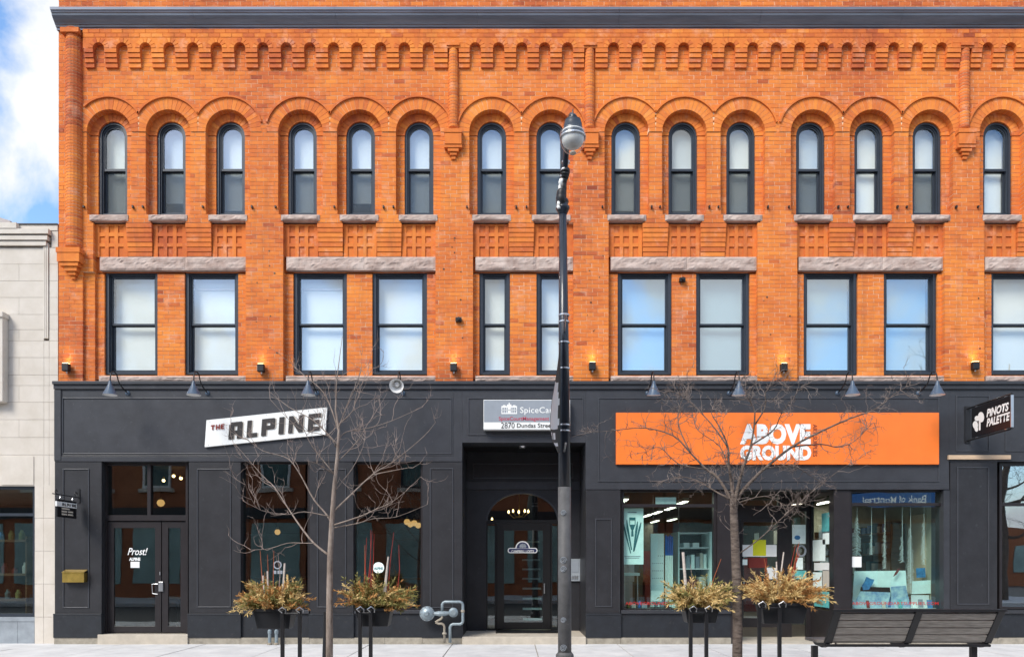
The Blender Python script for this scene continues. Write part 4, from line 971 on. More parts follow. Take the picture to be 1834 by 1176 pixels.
gooseneck(1160, G + 'above the plain end of the orange sign, next to the lobby', tilt=R(8))
gooseneck(1306, G + 'directly above the ABOVE GROUND lettering', tilt=R(5))
gooseneck(1500, G + 'above the orange sign, second from the projecting black sign')
gooseneck(1645, G + 'above the end of the orange sign, next to the projecting black sign')
def uplight(px, py, lab):
    x, z = PX(px), PZ(py); t = thing('wall_light', lab, 'wall light', (x, 0, z), 'small lit wall lights on the brick piers')
    MB().box(x - 0.062, x + 0.062, -0.125, -0.03, z - 0.07, z + 0.075).build('housing', 'iron_black', t, bevel=0.012)
    MB().box(x - 0.03, x + 0.03, -0.031, -0.001, z - 0.04, z + 0.04).build('mount', 'iron_black', t)
    MB().lathe([(0, 0), (.014, .0), (.014, -.03), (0, -.035)], (x + 0.005, -0.07, z - 0.07), 10).build('sensor', 'white', t)
    MB().box(x - 0.05, x + 0.05, -0.115, -0.04, z + 0.0755, z + 0.079).build('lens', 'warm_bulb', t)
    ld_ = bpy.data.lights.new('wall_light_glow', 'SPOT'); lo = bpy.data.objects.new('wall_light_glow', ld_); C.objects.link(lo); ld_.energy = 1.3; ld_.color = (1, 0.74, 0.34); ld_.spot_size = R(110); ld_.spot_blend = 1; ld_.shadow_soft_size = 0.03
    lo.rotation_euler = (R(180), 0, 0); lo.parent = t; lo.location = (0, -0.06, 0.095)
for px, py, s in ((123, 660, 'at the corner by the pale stone building'), (470, 661, 'between the first two window bays, above the slanted sign'), (813, 660, 'on the pier beside the lobby sign, restaurant side'), (1060, 658, 'on the pier behind the street lamp post'), (1401, 660, 'on the pier above the ABOVE GROUND lettering'), (1742, 657, 'on the pier above the projecting black sign')):
    uplight(px, py, 'small black lit wall light ' + s)
# brass letterbox
xb0, xb1 = PX(113, -.2), PX(152, -.2)
t = thing('letterbox', 'brushed brass letterbox mounted on the charcoal pilaster', 'letterbox', ((xb0 + xb1) / 2, YF, PZ(1043, -.2)))
MB().box(xb0, xb1, YF - 0.11, YF - 0.001, PZ(1042, -.2), PZ(1025, -.2)).build('body', 'brass', t, bevel=0.004)
m_ = MB(); zl = PZ(1025, -.2) + 0.001; m_.add([(xb0 - .006, YF - .118, zl), (xb1 + .006, YF - .118, zl), (xb1 + .006, YF - .001, zl + .045), (xb0 - .006, YF - .001, zl + .045), (xb0 - .006, YF - .118, zl + .012), (xb1 + .006, YF - .118, zl + .012), (xb1 + .006, YF - .001, zl + .057), (xb0 - .006, YF - .001, zl + .057)], [(0, 1, 5, 4), (4, 5, 6, 7), (0, 4, 7, 3), (1, 2, 6, 5), (3, 2, 1, 0)]); m_.build('lid', 'brass', t)
# gas regulator and pipework
YP = -0.34
gp = lambda px, py, dy=0: (PX(px, YP), YP + dy, PZ(py, YP))
t = thing('gas_regulator', 'grey round gas regulator with rusty elbowed pipes beside the lobby step', 'gas meter', gp(795, 1150))
MB().lathe([(0, .10), (.03, .10), (.05, .07), (.09, .05), (.122, .02), (.136, .018), (.136, -.02), (.11, -.05), (0, -.06)], gp(765, 1098), 28, axis='y').build('diaphragm', 'galvanised', t, smooth=False)
for k in range(10):
    an = 2 * math.pi * k / 10; c = gp(765, 1098); MB().lathe([(0, .03), (.011, .03), (.011, -.03)], (c[0] + .125 * math.cos(an), c[1], c[2] + .125 * math.sin(an)), 6, axis='y').build('bolt', 'steel', t)
MB().lathe([(0, .05), (.05, .05), (.085, .02), (.09, -.02), (.05, -.05)], gp(812, 1096), 20, axis='y').build('small_diaphragm', 'galvanised', t)
MB().tube([gp(778, 1098), gp(787, 1098), gp(795, 1098), gp(805, 1097)], [.035, .05, .05, .03], 12).build('valve_body', 'galvanised', t)
def pipe(pts, r_=.026, m='rusty_pipe'):
    P_ = []; V_ = [Vector(gp(*p)) for p in pts]
    for i, p in enumerate(V_):
        if 0 < i < len(V_) - 1:
            a_ = (V_[i - 1] - p); b_ = (V_[i + 1] - p); d_ = 0.05
            P_ += [p + a_.normalized() * min(d_, a_.length * .45), p + a_.normalized() * .018 + b_.normalized() * .018, p + b_.normalized() * min(d_, b_.length * .45)]
        else: P_.append(p)
    MB().tube(P_, r_, 10).build('pipe', m, t, smooth=True)
pipe([(792, 1094), (792, 1077), (829, 1077), (829, 1117), (806, 1117), (806, 1150)], .027, 'galvanised'); pipe([(792, 1102), (791, 1109), (780, 1111), (780, 1116), (796, 1116), (796, 1150)], .022)
MB().lathe([(.03, .0), (.045, .02), (.03, .05)], gp(796, 1136), 12).build('flange', 'rusty_pipe', t)
MB().lathe([(.028, .0), (.036, .01), (.036, .04), (.028, .05)], gp(829, 1096), 12).build('union', 'rusty_pipe', t)
for px in (483, 495):
    tt = thing('standpipe', 'short grey capped pipe rising from the sidewalk under the restaurant window', 'pipe', (PX(px, -.25), -.25, 0), 'capped pipes under the restaurant window')
    c = (PX(px, -.25), -.25, 0); MB().lathe([(.03, 0), (.03, .20), (.038, .21), (.038, .26), (.02, .28), (0, .28)], c, 12).build('pipe', 'galvanised', tt); MB().lathe([(.045, 0), (.045, .03), (.03, .04)], c, 12).build('flange', 'rusty_pipe', tt)
# bare timber left on the next shopfront
tb = MB().box(PX(1699, -.16), PX(1810, -.16), YF - 0.05, YF - 0.005, PZ(822, -.16), PZ(814.5, -.16)).build('timber_batten', 'raw_wood'); tag(tb, 'bare pale timber batten nailed under the fascia by the projecting sign', 'timber')
# cable run along the fascia top
tag(MB().tube([(PX(300 + 100 * i), -0.03 - 0.01, PZ(677.5 + 1.2 * math.sin(i * 1.7))) for i in range(15)], 0.0055, 5).build('cable', 'iron_black'), 'thin black cable strung along the stone sills above the fascia', 'cable')
# ================================================================== inside the restaurant
def pendant(px, py, Y, r_, lab, m='warm_bulb', ztop=3.6):
    x, z = PX(px, Y), PZ(py, Y); t = thing('pendant_lamp', lab, 'lamp', (x, Y, z), 'lit pendant lamps inside the restaurant')
    MB().lathe([(0, -r_), (r_ * .7, -r_ * .7), (r_, 0), (r_ * .7, r_ * .7), (0, r_)], (x, Y, z), 12).build('globe', m, t, smooth=True)
    MB().tube([(x, Y, z + r_ * 0.9), (x, Y, ztop)], 0.006, 6).build('cord', 'iron_black', t)
    MB().lathe([(.03, 0), (.022, .05), (0, .06)], (x, Y, z + r_ * .8), 10).build('socket', 'brass', t)
pendant(497, 952, 2.2, .065, 'lit globe pendant seen through the restaurant window next to the door', 'amber_bulb')
for i, (px, py) in enumerate(((729, 934), (735, 938), (742, 936), (749, 940))): pendant(px, py, 2.0 + .2 * i, .07, 'clustered lit globe pendant behind the second restaurant window', 'amber_bulb')
for i, (px, py) in enumerate(((311, 852), (293, 860), (324, 856))): pendant(px, py, 3.0, .035, 'tiny lit bulb pendant behind the restaurant door transom', 'warm_bulb')
pendant(288, 900, 2.6, .085, 'amber lit globe pendant behind the restaurant door transom', 'amber_bulb')
ch = thing('chandelier', 'lit chandelier of candle bulbs seen through the lobby fanlight', 'chandelier', (PX(930, 2.2), 2.2, PZ(917, 2.2)))
MB().tube([(PX(930, 2.2), 2.2, PZ(925, 2.2)), (PX(930, 2.2), 2.2, 3.44)], .012, 8).build('stem', 'brass', ch)
for i, (px, py) in enumerate(((911, 917), (919, 914), (929, 917), (940, 914), (946, 916), (881, 929))):
    c = (PX(px, 2.2), 2.2 + (.1 if i % 2 else -.1), PZ(py, 2.2))
    MB().lathe([(0, -.03), (.018, -.02), (.02, 0), (.012, .03), (0, .045)], c, 10).build('candle_bulb', 'warm_bulb', ch, smooth=True)
    if i < 5: MB().tube([(PX(930, 2.2), 2.2, PZ(925, 2.2)), ((c[0] + PX(930, 2.2)) / 2, 2.2, c[2] - .12), (c[0], c[1], c[2] - .03)], .008, 6).build('arm', 'brass', ch)
# tables and bar glimpsed inside
for i, (x, y) in enumerate(((-6.9, 1.5), (-4.5, 1.6), (-2.1, 1.7))):
    t = thing('dining_table', 'dark wooden dining table inside ' + ('the restaurant door', 'the first restaurant window', 'the second restaurant window')[i], 'table', (x, y, 0.06))
    MB().box(x - .45, x + .45, y - .35, y + .35, .78, .82).build('table_top', 'interior_wood', t, bevel=.005); MB().tube([(x, y, .08), (x, y, .78)], .035, 10).build('pedestal', 'iron_black', t); MB().lathe([(.26, 0), (.26, .02), (.04, .04)], (x, y, .061), 18).build('base', 'iron_black', t)
bar = thing('bar_counter', 'long wooden bar counter with teal front at the back of the restaurant', 'bar', (-4.5, 4.6, .06))
MB().box(-7.6, -1.6, 4.4, 5.0, .062, 1.1).build('counter_front', 'interior_teal', bar); MB().box(-7.7, -1.5, 4.3, 5.1, 1.1, 1.15).build('counter_top', 'interior_wood', bar); 
# door and window stickers of the restaurant
yg = YG - 0.004
def sticker(nm, lab, cat, px, py, r_px, m, txt=None):
    t = thing(nm, lab, cat, (PX(px, yg), yg, PZ(py, yg))); MB().prism(arc(PX(px, yg), PZ(py, yg), r_px / 95.5, 0, 2 * math.pi * .98, 20), yg - .002, yg).build('disc', m, t)
    return t
t = sticker('window_sticker', 'round black sticker above white lettering on the first restaurant window', 'sticker', 497, 1011, 7.5, 'sign_grey')
MB().prism(arc(PX(497, yg), PZ(1011, yg), 5.2 / 95.5, 0, 6.1, 18), yg - .004, yg - .0025).build('emblem', 'sign_black', t); MB().box(PX(489, yg), PX(495, yg), yg - .002, yg, PZ(1027, yg), PZ(1021, yg)).box(PX(497, yg), PX(506, yg), yg - .002, yg, PZ(1027, yg), PZ(1021, yg)).build('small_lettering', 'sign_grey', t)
t = sticker('window_sticker', 'round pale blue sticker on the second restaurant window', 'sticker', 678, 1016, 10, 'paper_mint'); text_obj('lettering', 'ALPINE', 'teal_print', t, (PX(678, yg), yg - .004, PZ(1019, yg)), .06, bold=.002, align='CENTER', sx=.85)
# ================================================================== inside the art shop
def lit_tube(x, Y, L_, lab):
    z = 3.02; t = thing('ceiling_light', lab, 'ceiling light', (x, Y, z), 'strip lights on the art shop ceiling')
    MB().box(x - .07, x + .07, Y - L_ / 2, Y + L_ / 2, z, z + .078).build('housing', 'white', t); MB().box(x - .055, x + .055, Y - L_ / 2 + .02, Y + L_ / 2 - .02, z - .012, z - .001).build('tube', 'tube_light', t)
    la = bpy.data.lights.new('strip_glow', 'AREA'); la.shape = 'RECTANGLE'; la.size = .14; la.size_y = L_; la.energy = 5; la.color = (1, .94, .84); lo = bpy.data.objects.new('strip_glow', la); C.objects.link(lo); lo.parent = t; lo.location = (0, 0, -.03)
STR = 'lit strip light on the art shop ceiling seen through the window'
for x, Y in ((2.7, 4.3), (4.25, 4.9), (4.35, 6.6), (4.3, 8.3), (4.25, 9.7), (5.5, 11.8), (5.1, 12.8), (7.3, 5.6), (7.3, 8.6)): lit_tube(x, Y, 1.2, STR)
YI = 0.10
def ix(px, Y=YI): return PX(px, Y)
def iz(py, Y=YI): return PZ(py, Y)
# brush poster
t = thing('brush_poster', 'tall mint poster printed with a fan of dark paint brushes', 'poster', (ix(1132), YI, iz(1010)))
MB().box(ix(1112.5), ix(1152.5), YI, YI + .006, iz(1010), iz(909.5)).build('sheet', 'paper_mint', t)
m_ = MB(); yp = YI - .004
def stroke(p, q_, w0, w1, y=yp):
    a_, b_ = Vector((ix(p[0]), 0, iz(p[1]))), Vector((ix(q_[0]), 0, iz(q_[1]))); n_ = (b_ - a_).normalized().cross(Vector((0, 1, 0)))
    m_.add([(c.x, y, c.z) for c in (a_ - n_ * w0 / 96, a_ + n_ * w0 / 96, b_ + n_ * w1 / 96, b_ - n_ * w1 / 96)], [(0, 1, 2, 3)])
for (p, q_, a_, b_) in (((1115.5, 932), (1118, 944), .4, 1.5), ((1118, 944), (1129.5, 990), 1.6, .9), ((1122.5, 930), (1124, 945), .5, 1.9), ((1124, 945), (1131, 984), 2, 1), ((1142, 933), (1140, 946), .5, 2.2), ((1140, 946), (1134.5, 987), 2, 1), ((1148, 935), (1145.5, 945), .7, 1.8), ((1145.5, 945), (1135.5, 986), 1.7, .9), ((1132.5, 940), (1132.5, 948), 5, 2.2), ((1132.5, 948), (1132.5, 960), 1.6, 2.2)): stroke(p, q_, a_, b_)
m_.box(ix(1127), ix(1138), yp - .001, yp, iz(931), iz(926)).frame(ix(1127), ix(1138), iz(940), iz(926), .012, yp - .0015, yp - .0005)
m_.build('brush_print', 'teal_print', t)
m_ = MB()
for (a_, b_, c, d_) in ((1124, 1140, 917.5, 916), (1118, 1147, 996, 995), (1120, 1145, 999, 998)): m_.box(ix(a_), ix(b_), yp - .001, yp, iz(c), iz(d_))
m_.build('small_print', 'sign_grey', t)
t = tag(MB().box(ix(1174), ix(1211), YI, YI + .006, iz(903), iz(890)).build('paper_notice', 'paper_mint'), 'pale notice taped in the art shop transom above the brush poster', 'notice')
# display stand, roll rack, shelving
Y1 = .75
t = thing('display_stand', 'tall mint pegboard stand pierced by rows of small holes', 'stand', (PX(1177, Y1), Y1, .02))
MB().box(PX(1165.5, Y1), PX(1189, Y1), Y1, Y1 + .05, .03, PZ(955, Y1)).build('board', 'pale_panel', t)
m_ = MB()
for r_ in range(4):
    for c in range(6):
        if r_ == 0 and c < 3: continue
        px = 1168.5 + c * 3.4; py = 994 + r_ * 13.3; m_.box(PX(px, Y1), PX(px + 1.1, Y1), Y1 - .003, Y1 - .001, PZ(py + 1.5, Y1), PZ(py, Y1))
m_.build('peg_holes', 'teal_print', t)
t = thing('roll_rack', 'rack of tall blue capped paper rolls beside the pegboard', 'rack', (PX(1198, Y1), Y1, .02))
for i in range(4):
    x = PX(1193 + 3.6 * i, Y1); MB().tube([(x, Y1, .05), (x, Y1, PZ(994, Y1))], .017, 8).build('roll', 'paper_mint', t); MB().tube([(x, Y1, PZ(994, Y1) + .001), (x, Y1, PZ(958 + (i % 2) * 2, Y1))], .019, 8).build('blue_cap', 'tube_blue', t)
MB().box(PX(1190, Y1), PX(1207, Y1), Y1 - .06, Y1 + .06, .021, .05).build('base', 'iron_black', t)
Y2_ = 1.3
t = thing('shelf_unit', 'white open shelf unit stocked with boxes and books in the art shop', 'shelf', (PX(1243, Y2_), Y2_, .02))
MB().box(PX(1263, Y2_), PX(1271, Y2_), Y2_ - .35, Y2_ + .35, .021, PZ(953, Y2_)).build('side_panel', 'pale_panel', t); MB().box(PX(1208, Y2_), PX(1210, Y2_), Y2_ - .35, Y2_ + .35, .021, PZ(953, Y2_)).build('side_panel', 'pale_panel', t)
for py in (954, 980, 1017, 1050): MB().box(PX(1210, Y2_), PX(1263, Y2_), Y2_ - .3, Y2_ + .3, PZ(py + 2, Y2_), PZ(py, Y2_)).build('shelf_board', 'white', t)
MB().box(PX(1210, Y2_), PX(1263, Y2_), Y2_ + .3, Y2_ + .32, .1, PZ(956, Y2_)).build('back_panel', 'interior_dark', t)
for i, (px, w_, h_, py, m) in enumerate(((1219, 10, 8, 980, 'white'), (1235, 11, 8, 980, 'white'), (1224, 6, 22, 1017, 'sign_grey'), (1232, 6, 24, 1017, 'paper_mint'), (1240, 7, 21, 1017, 'sign_grey'), (1248, 5, 27, 1017, 'beige_print'), (1254, 5, 25, 1017, 'paper_mint'), (1225, 18, 14, 1050, 'cloth_red'), (1246, 12, 18, 1050, 'beige_print'))):
    o = MB().box(PX(px, Y2_), PX(px + w_, Y2_), Y2_ - .28, Y2_ + .05, PZ(py, Y2_) + .002, PZ(py - h_, Y2_)).build('stock_box' if w_ > 8 else 'book', m); tag(o, ('box' if w_ > 8 else 'book') + ' standing on the white art shop shelf unit', 'box' if w_ > 8 else 'book', 'stock on the white shelf unit' if w_ > 8 else 'books on the white shelf unit')
t = thing('work_table', 'low white table inside the art shop under the brush poster', 'table', (PX(1122, .9), .9, .02)); MB().box(PX(1112, .9), PX(1142, .9), .65, 1.2, PZ(1030, .9), PZ(1025, .9)).build('table_top', 'pale_panel', t)
for px in (1115, 1138): MB().box(PX(px, .9), PX(px + 2, .9), .7, .74, .021, PZ(1030, .9)).build('leg', 'steel', t)
t = tag(MB().box(PX(1166, .6), PX(1185, .6), .6, .66, PZ(1076, .6), PZ(1057, .6)).box(PX(1170, .6), PX(1172, .6), .661, .7, .021, PZ(1070, .6)).box(PX(1180, .6), PX(1182, .6), .661, .7, .021, PZ(1070, .6)).build('price_board', 'paper_mint'), 'small mint price board standing below the pegboard stand', 'board')
t = thing('hanging_banner', 'dull red cloth banner hanging from the art shop ceiling', 'banner', (PX(1192, 3.4), 3.4, 2.1)); MB().box(PX(1170, 3.4), PX(1216, 3.4), 3.4, 3.42, PZ(954, 3.4), PZ(936, 3.4)).build('cloth', 'cloth_red', t); MB().tube([(PX(1170, 3.4), 3.41, PZ(936, 3.4)), (PX(1170, 3.4), 3.41, 3.09)], .006, 6).tube([(PX(1216, 3.4), 3.41, PZ(936, 3.4)), (PX(1216, 3.4), 3.41, 3.09)], .006, 6).build('hanger', 'steel', t)
for k_, (ya_, yb2_) in enumerate(((1.35, 2.7), (2.9, 5.2))):
    xw = sx(1701) - .36; t = thing('wall_shelf', 'brown stocked shelf along the inner side wall of the art shop' + (', just behind the garlands' if k_ == 0 else ', deepest one'), 'shelf', (xw, ya_, .02))
    for k in range(5): MB().box(xw, xw + .34, ya_, yb2_, .35 + .44 * k, .38 + .44 * k).build('shelf_board', 'interior_wood', t)
    for y in (ya_, yb2_): MB().box(xw, xw + .34, y - .03, y - .001, .021, 2.3).build('upright', 'interior_wood', t)
    for k in range(5):
        for j in range(6):
            w_ = rnd.uniform(.1, .2); yy = ya_ + .06 + j * (yb2_ - ya_) / 6.3
            tag(MB().box(xw + .02, xw + .26, yy, yy + w_, .381 + .44 * k, .381 + .44 * k + rnd.uniform(.1, .3)).build('stock_box', rnd.choice(['beige_print', 'sign_grey', 'cloth_red', 'interior_teal', 'paper_mint', 'interior_wood', 'tube_blue'])), 'small box of stock on a brown wall shelf deep in the art shop', 'box', 'stock on the brown wall shelves')
tag(MB().box(sx(1701) - .12, sx(1701) - .01, .55, 1.15, .9, 2.45).build('display_cabinet', 'raw_wood'), 'tall amber wooden panel behind the last art shop garland', 'panel')
# papers on the shop door, sidelight and return glass
def paper(nm, lab, x0_, x1_, y0_, y1_, m, Y=YE - .05, fn=PX):
    return tag(MB().box(PX(x0_, Y), PX(x1_, Y), Y, Y + .003, PZ(y1_, Y), PZ(y0_, Y)).build(nm, m), lab, 'notice')
paper('yellow_notice', 'bright yellow notice on the art shop door', 1348.5, 1372, 966, 994.5, 'paper_yellow')
paper('white_notice', 'white notice partly behind the yellow notice on the shop door', 1330, 1391, 975, 996, 'white', YE - .048)
paper('small_notice', 'small white notice near the handle side of the shop door', 1330, 1338.5, 1001, 1011, 'paper_mint')
paper('red_notice', 'dark red panel low on the art shop door', 1341, 1374, 998, 1016, 'cloth_red', YE - .047)
paper('logo_notice', 'square pale notice low on the shop door behind the planter', 1373, 1391.5, 1016, 1036, 'white')
YR = YE - .06
t = thing('whale_poster', 'mint poster with a blue shape on the shop sidelight', 'poster', (PX(1431, YR), YR, PZ(973, YR))); MB().box(PX(1419, YR), PX(1443, YR), YR, YR + .003, PZ(973, YR), PZ(939, YR)).build('sheet', 'paper_mint', t); MB().prism(arc(PX(1428, YR), PZ(962, YR), .06, 0, 6.1, 12, rz=.045), YR - .003, YR - .001).build('blue_shape', 'paper_blue', t)
t = thing('wreath', 'round grey wreath on the shop sidelight', 'wreath', (PX(1435, YR), YR, PZ(996, YR))); MB().tube([(PX(1435, YR) + .085 * math.cos(a_), YR, PZ(986, YR) + .10 * math.sin(a_)) for a_ in [2 * math.pi * k / 18 for k in range(19)]], .022, 6).build('ring', 'sign_grey', t)
paper('mint_notice', 'mint notice under the wreath on the shop sidelight', 1426, 1438, 998, 1019, 'paper_mint', YR); paper('teal_notice', 'teal notice low on the shop sidelight behind the red stems', 1419.5, 1444, 1021, 1036, 'paper_teal', YR)
xr_ = exr + .022
def ret_paper(lab, f0, f1, py0, py1, m):
    y0_, y1_ = .14 + f0 * (YE - .24), .14 + f1 * (YE - .24); ym = (y0_ + y1_) / 2; k = (D + ym) / F
    z0_, z1_ = EYE + (CY - py1) * k, EYE + (CY - py0) * k
    tag(MB().box(xr_ - .003, xr_, y0_, y1_, z0_, z1_).build('taped_paper', m), lab + ' taped to the side glass of the shop entry', 'notice')
# nearer the sidewalk = small f
ret_paper('teal framed portrait paper', .02, .45, 918, 951, 'paper_teal'); ret_paper('white sheet with a dark corner', .02, .40, 954, 974, 'paper_mint'); ret_paper('large pale sheet', .25, .98, 966, 1004, 'paper_mint'); ret_paper('white square drawing', .04, .9, 1007, 1021, 'white'); ret_paper('tall mint sheet', .45, .97, 1024, 1056, 'paper_mint'); ret_paper('pale certificate', .02, .40, 1020, 1052, 'beige_print'); ret_paper('teal photograph', .02, .9, 1058, 1086, 'paper_teal')
# second display window
YW = .14
def garland(px, py0, py1, wd, lab, leafy=1.0, m='paper_mint'):
    x = PX(px, YW); t = thing('paper_garland', lab, 'garland', (x, YW, PZ(py1, YW)), 'white paper garlands in the art shop window')
    MB().tube([(x, YW, PZ(908, YW)), (x, YW, PZ(py1, YW))], .003, 5).build('string', 'white', t)
    m_ = MB(); n = int((py1 - py0) * 1.0)
    for k in range(n):
        z = PZ(py0 + (py1 - py0) * k / n, YW); s_ = (1 if k % 2 else -1); ln = wd / 95 * (.5 + .5 * rnd.random()) * min(1, .35 + k / n * 1.2); dy = rnd.uniform(-.03, .03)
        m_.add([(x, YW + dy, z), (x + s_ * ln, YW + dy + .02, z - .018 * leafy), (x + s_ * ln * .95, YW + dy + .02, z - .023 * leafy), (x, YW + dy, z - .006)], [(0, 1, 2, 3)])
    m_.build('paper_leaves', 'white', t, kind='stuff')
garland(1535, 927, 994, 10, 'broad white paper garland next to the entry return'); garland(1561, 951, 992, 4, 'thin curling paper garland, second from the shop entry'); garland(1585, 944, 1018, 4.5, 'small leafed paper garland over the coloured bird', 1.0); garland(1616, 961, 1006, 5, 'short paper garland beside the dense dotted one'); garland(1631, 945, 1062, 8, 'longest dense paper garland reaching the art boards'); garland(1655, 936, 1010, 5.5, 'pointed fir-like paper garland nearest the next shopfront')
paper('white_card', 'small white card in the corner of the second art shop window', 1524.5, 1543, 996, 1015, 'white', YG - .006)
def art(nm, lab, cat, pts, m, Y): return tag(MB().prism([(PX(a_, Y), PZ(b_, Y)) for a_, b_ in pts], Y, Y + .012).build(nm, m), lab, cat)
Ya = .42
MB().box(gx(1519), gx(1690), .12, .9, gz(1094), gz(1089)).build('display_deck', 'white', B); MB().box(gx(1113), exl - .06, .12, .6, gz(1094), gz(1089)).build('display_deck', 'interior_dark', B)
art('art_board', 'large white art board leaning in the second shop window', 'art board', [(1526, 1088), (1626, 1086), (1622, 1021), (1530, 1022)], 'paper_mint', Ya)
art('painting', 'small blue and violet seascape painting leaning low in the window', 'painting', [(1528, 1088), (1590, 1088), (1595, 1060), (1540, 1058)], 'painting', Ya - .12)
art('dark_strip', 'dark strip frame above the seascape painting', 'frame', [(1541, 1059), (1595, 1061), (1594, 1051), (1542, 1050)], 'iron_black', Ya - .09)
art('blue_owl', 'blue paper owl standing on the art board', 'ornament', [(1546, 1056), (1556, 1055), (1563, 1045), (1566, 1037), (1560, 1036), (1552, 1032), (1549, 1040), (1544, 1048)], 'paper_blue', Ya - .10)
art('red_bird', 'red and grey paper bird against the art board', 'ornament', [(1600, 1032), (1606, 1028), (1613, 1017), (1608, 1018), (1604, 1024)], 'cloth_red', Ya - .08)
art('splash_painting', 'white painting with blue splashes beside the seascape', 'painting', [(1596, 1088), (1632, 1088), (1622, 1048), (1596, 1050)], 'painting', Ya - .06)
art('framed_print', 'pale framed print beside the long paper garland', 'print', [(1633, 1063), (1667, 1062), (1667, 1038), (1634, 1040)], 'paper_mint', Ya - .05)
art('blue_print', 'small dark blue print above the pale framed print', 'print', [(1642, 1034), (1658, 1033), (1657, 1016), (1641, 1017)], 'paper_blue', Ya)
art('white_board', 'white board low in the corner of the second shop window', 'art board', [(1632, 1088), (1664, 1088), (1664, 1065), (1632, 1064)], 'white', Ya - .03)
for (p0, p1) in ((1120, 1215), (1525.5, 1681)):
    t = thing('window_lettering', 'red web address lettering along the ' + ('first' if p0 < 1300 else 'second') + ' art shop window', 'lettering', (PX(p0, yg), YG - .004, PZ(1083, yg)))
    fat('ABOVEGROUNDARTSUPPLIES.COM', p0 if p0 > 1300 else 1120, p1 if p0 > 1300 else 1276, 1082.5, 1077, .003, 'red_print', t, YG - .006)
# ================================================================== pale stone building next door
LB = thing('stone_building', 'pale limestone building with flat parapet beside the brick building', 'building', (-11, 0, 0))
YL = 0.0; lx = lambda p: PX(p, YL); lz = lambda p: PZ(p, YL); LX0 = -17.0; LE = XL - 0.012
MB().box(LX0, LE, .06, 12, lz(870), lz(404)).box(LX0, lx(-300), .06, 12, -.05, lz(870)).box(lx(62), LE, .06, 12, -.05, lz(870)).box(lx(-300), lx(62), .06, 12, -.05, lz(1112)).build('wall_core', 'limestone_joint', LB)
def block(x0_, x1_, z0_, z1_, y=0.0, d_=.062):
    e = .0025; MB().box(x0_ + e, x1_ - e, y + rnd.uniform(-.0015, .0015), d_, z0_ + e, z1_ - e).build('stone_block', 'limestone', LB)
zz = [870, 814, 783, 751, 720, 690, 671, 640, 610, 590, 563, 532.5, 503, 473, 443.5]
for k in range(len(zz) - 1):
    z0_, z1_ = lz(zz[k]), lz(zz[k + 1])
    block(lx(88), LE, z0_, z1_)
    if zz[k] > 610: block(lx(78.6), lx(88), z0_, z1_)
    edge = [-470, -370, -270, -180, -92, -8, 78.6] if k % 2 else [-470, -420, -320, -225, -136, -52, 34, 78.6]
    for a_, b_ in zip(edge, edge[1:]): block(lx(a_), lx(b_), z0_, z1_)
for k, a_ in enumerate((80, 83, 86)): MB().box(lx(a_ - 1.0), lx(a_ + 1.2), -.02, .06, lz(606), lz(436)).build('flute', 'limestone', LB)
# pier beside the window
pz_ = [1152, 1104, 1045, 986, 927, 868]
for k in range(5): block(lx(62), lx(78), lz(pz_[k]), lz(pz_[k + 1])); block(lx(78), LE, lz(pz_[k]), lz(pz_[k + 1]))
block(lx(3), lx(61), lz(868), lz(817), -.012)
MB().box(LX0, lx(92), -.10, .06, lz(422), lz(413.5)).build('parapet_band', 'limestone', LB); MB().box(LX0, lx(89), -.075, .06, lz(432), lz(424.5)).build('parapet_band', 'limestone', LB); MB().box(LX0, lx(85), -.05, .06, lz(441), lz(433.5)).build('parapet_band', 'limestone', LB)
for a_, b_ in ((-470, -200), (-200, 36), (36, 104)): MB().box(lx(a_) + .002, min(lx(b_), LE) - .002, -.012 if b_ > 100 else -.11, .06, lz(413), lz(403)).build('coping_stone', 'limestone', LB)
block(lx(92.2), LE, lz(443), lz(413.5))
MB().box(LX0, LE, -.03, .4, lz(403) + .001, lz(401)).build('flashing', 'iron_black', LB)
# boxed pilaster edge at the far side
MB().box(lx(-200), lx(15), -.16, -.002, lz(722), lz(566)).build('bay_panel', 'limestone', LB, bevel=.01); MB().box(lx(-205), lx(17), -.19, -.002, lz(573), lz(563.5)).build('bay_cap', 'limestone', LB, bevel=.01)
# window
wo = MB().frame(lx(-300), lx(61.5), lz(1104), lz(869), .06, .05, .16).box(lx(-240), lx(60), .06, .14, lz(923), lz(918)).build('shop_window', 'window_paint', LB)
MB().box(lx(-298), lx(60), .10, .108, lz(1102), lz(871)).build('pane', 'dark_glass', wo)
MB().box(lx(-300), lx(62), .0, .16, lz(1112), lz(1104) - .001).build('sill', 'grey_stone', LB); 
for a_, b_ in ((-300, -180), (-180, -60), (-60, 31), (31, 61.5)): MB().box(lx(a_) + .003, lx(b_) - .003, .01, .062, -.05, lz(1112) - .002).build('base_slab', 'grey_stone', LB)
MB().box(LX0 + .1, LE - .1, 4.5, 4.6, 0, 3).box(LE - .2, LE - .1, .2, 4.5, 0, 3).build('interior_wall', 'interior_dark', LB); MB().box(LX0 + .1, LE - .1, .2, 4.5, .0, .05).build('interior_floor', 'interior_floor', LB); MB().box(LX0 + .1, LE - .1, .2, 4.5, 3.0, 3.1).build('interior_ceiling', 'interior_dark', LB)
t = thing('goods_shelf', 'wooden shelf of small goods behind the stone building window', 'shelf', (PX(30, .9), .9, .05))
for py in (970, 1030, 1075): MB().box(PX(-60, .9), PX(58, .9), .7, 1.1, PZ(py, .9), PZ(py - 4, .9)).build('shelf_board', 'interior_wood', t)
for px in (-60, 56): MB().box(PX(px, .9), PX(px + 2, .9), .72, 1.08, .051, PZ(960, .9)).build('upright', 'interior_wood', t)
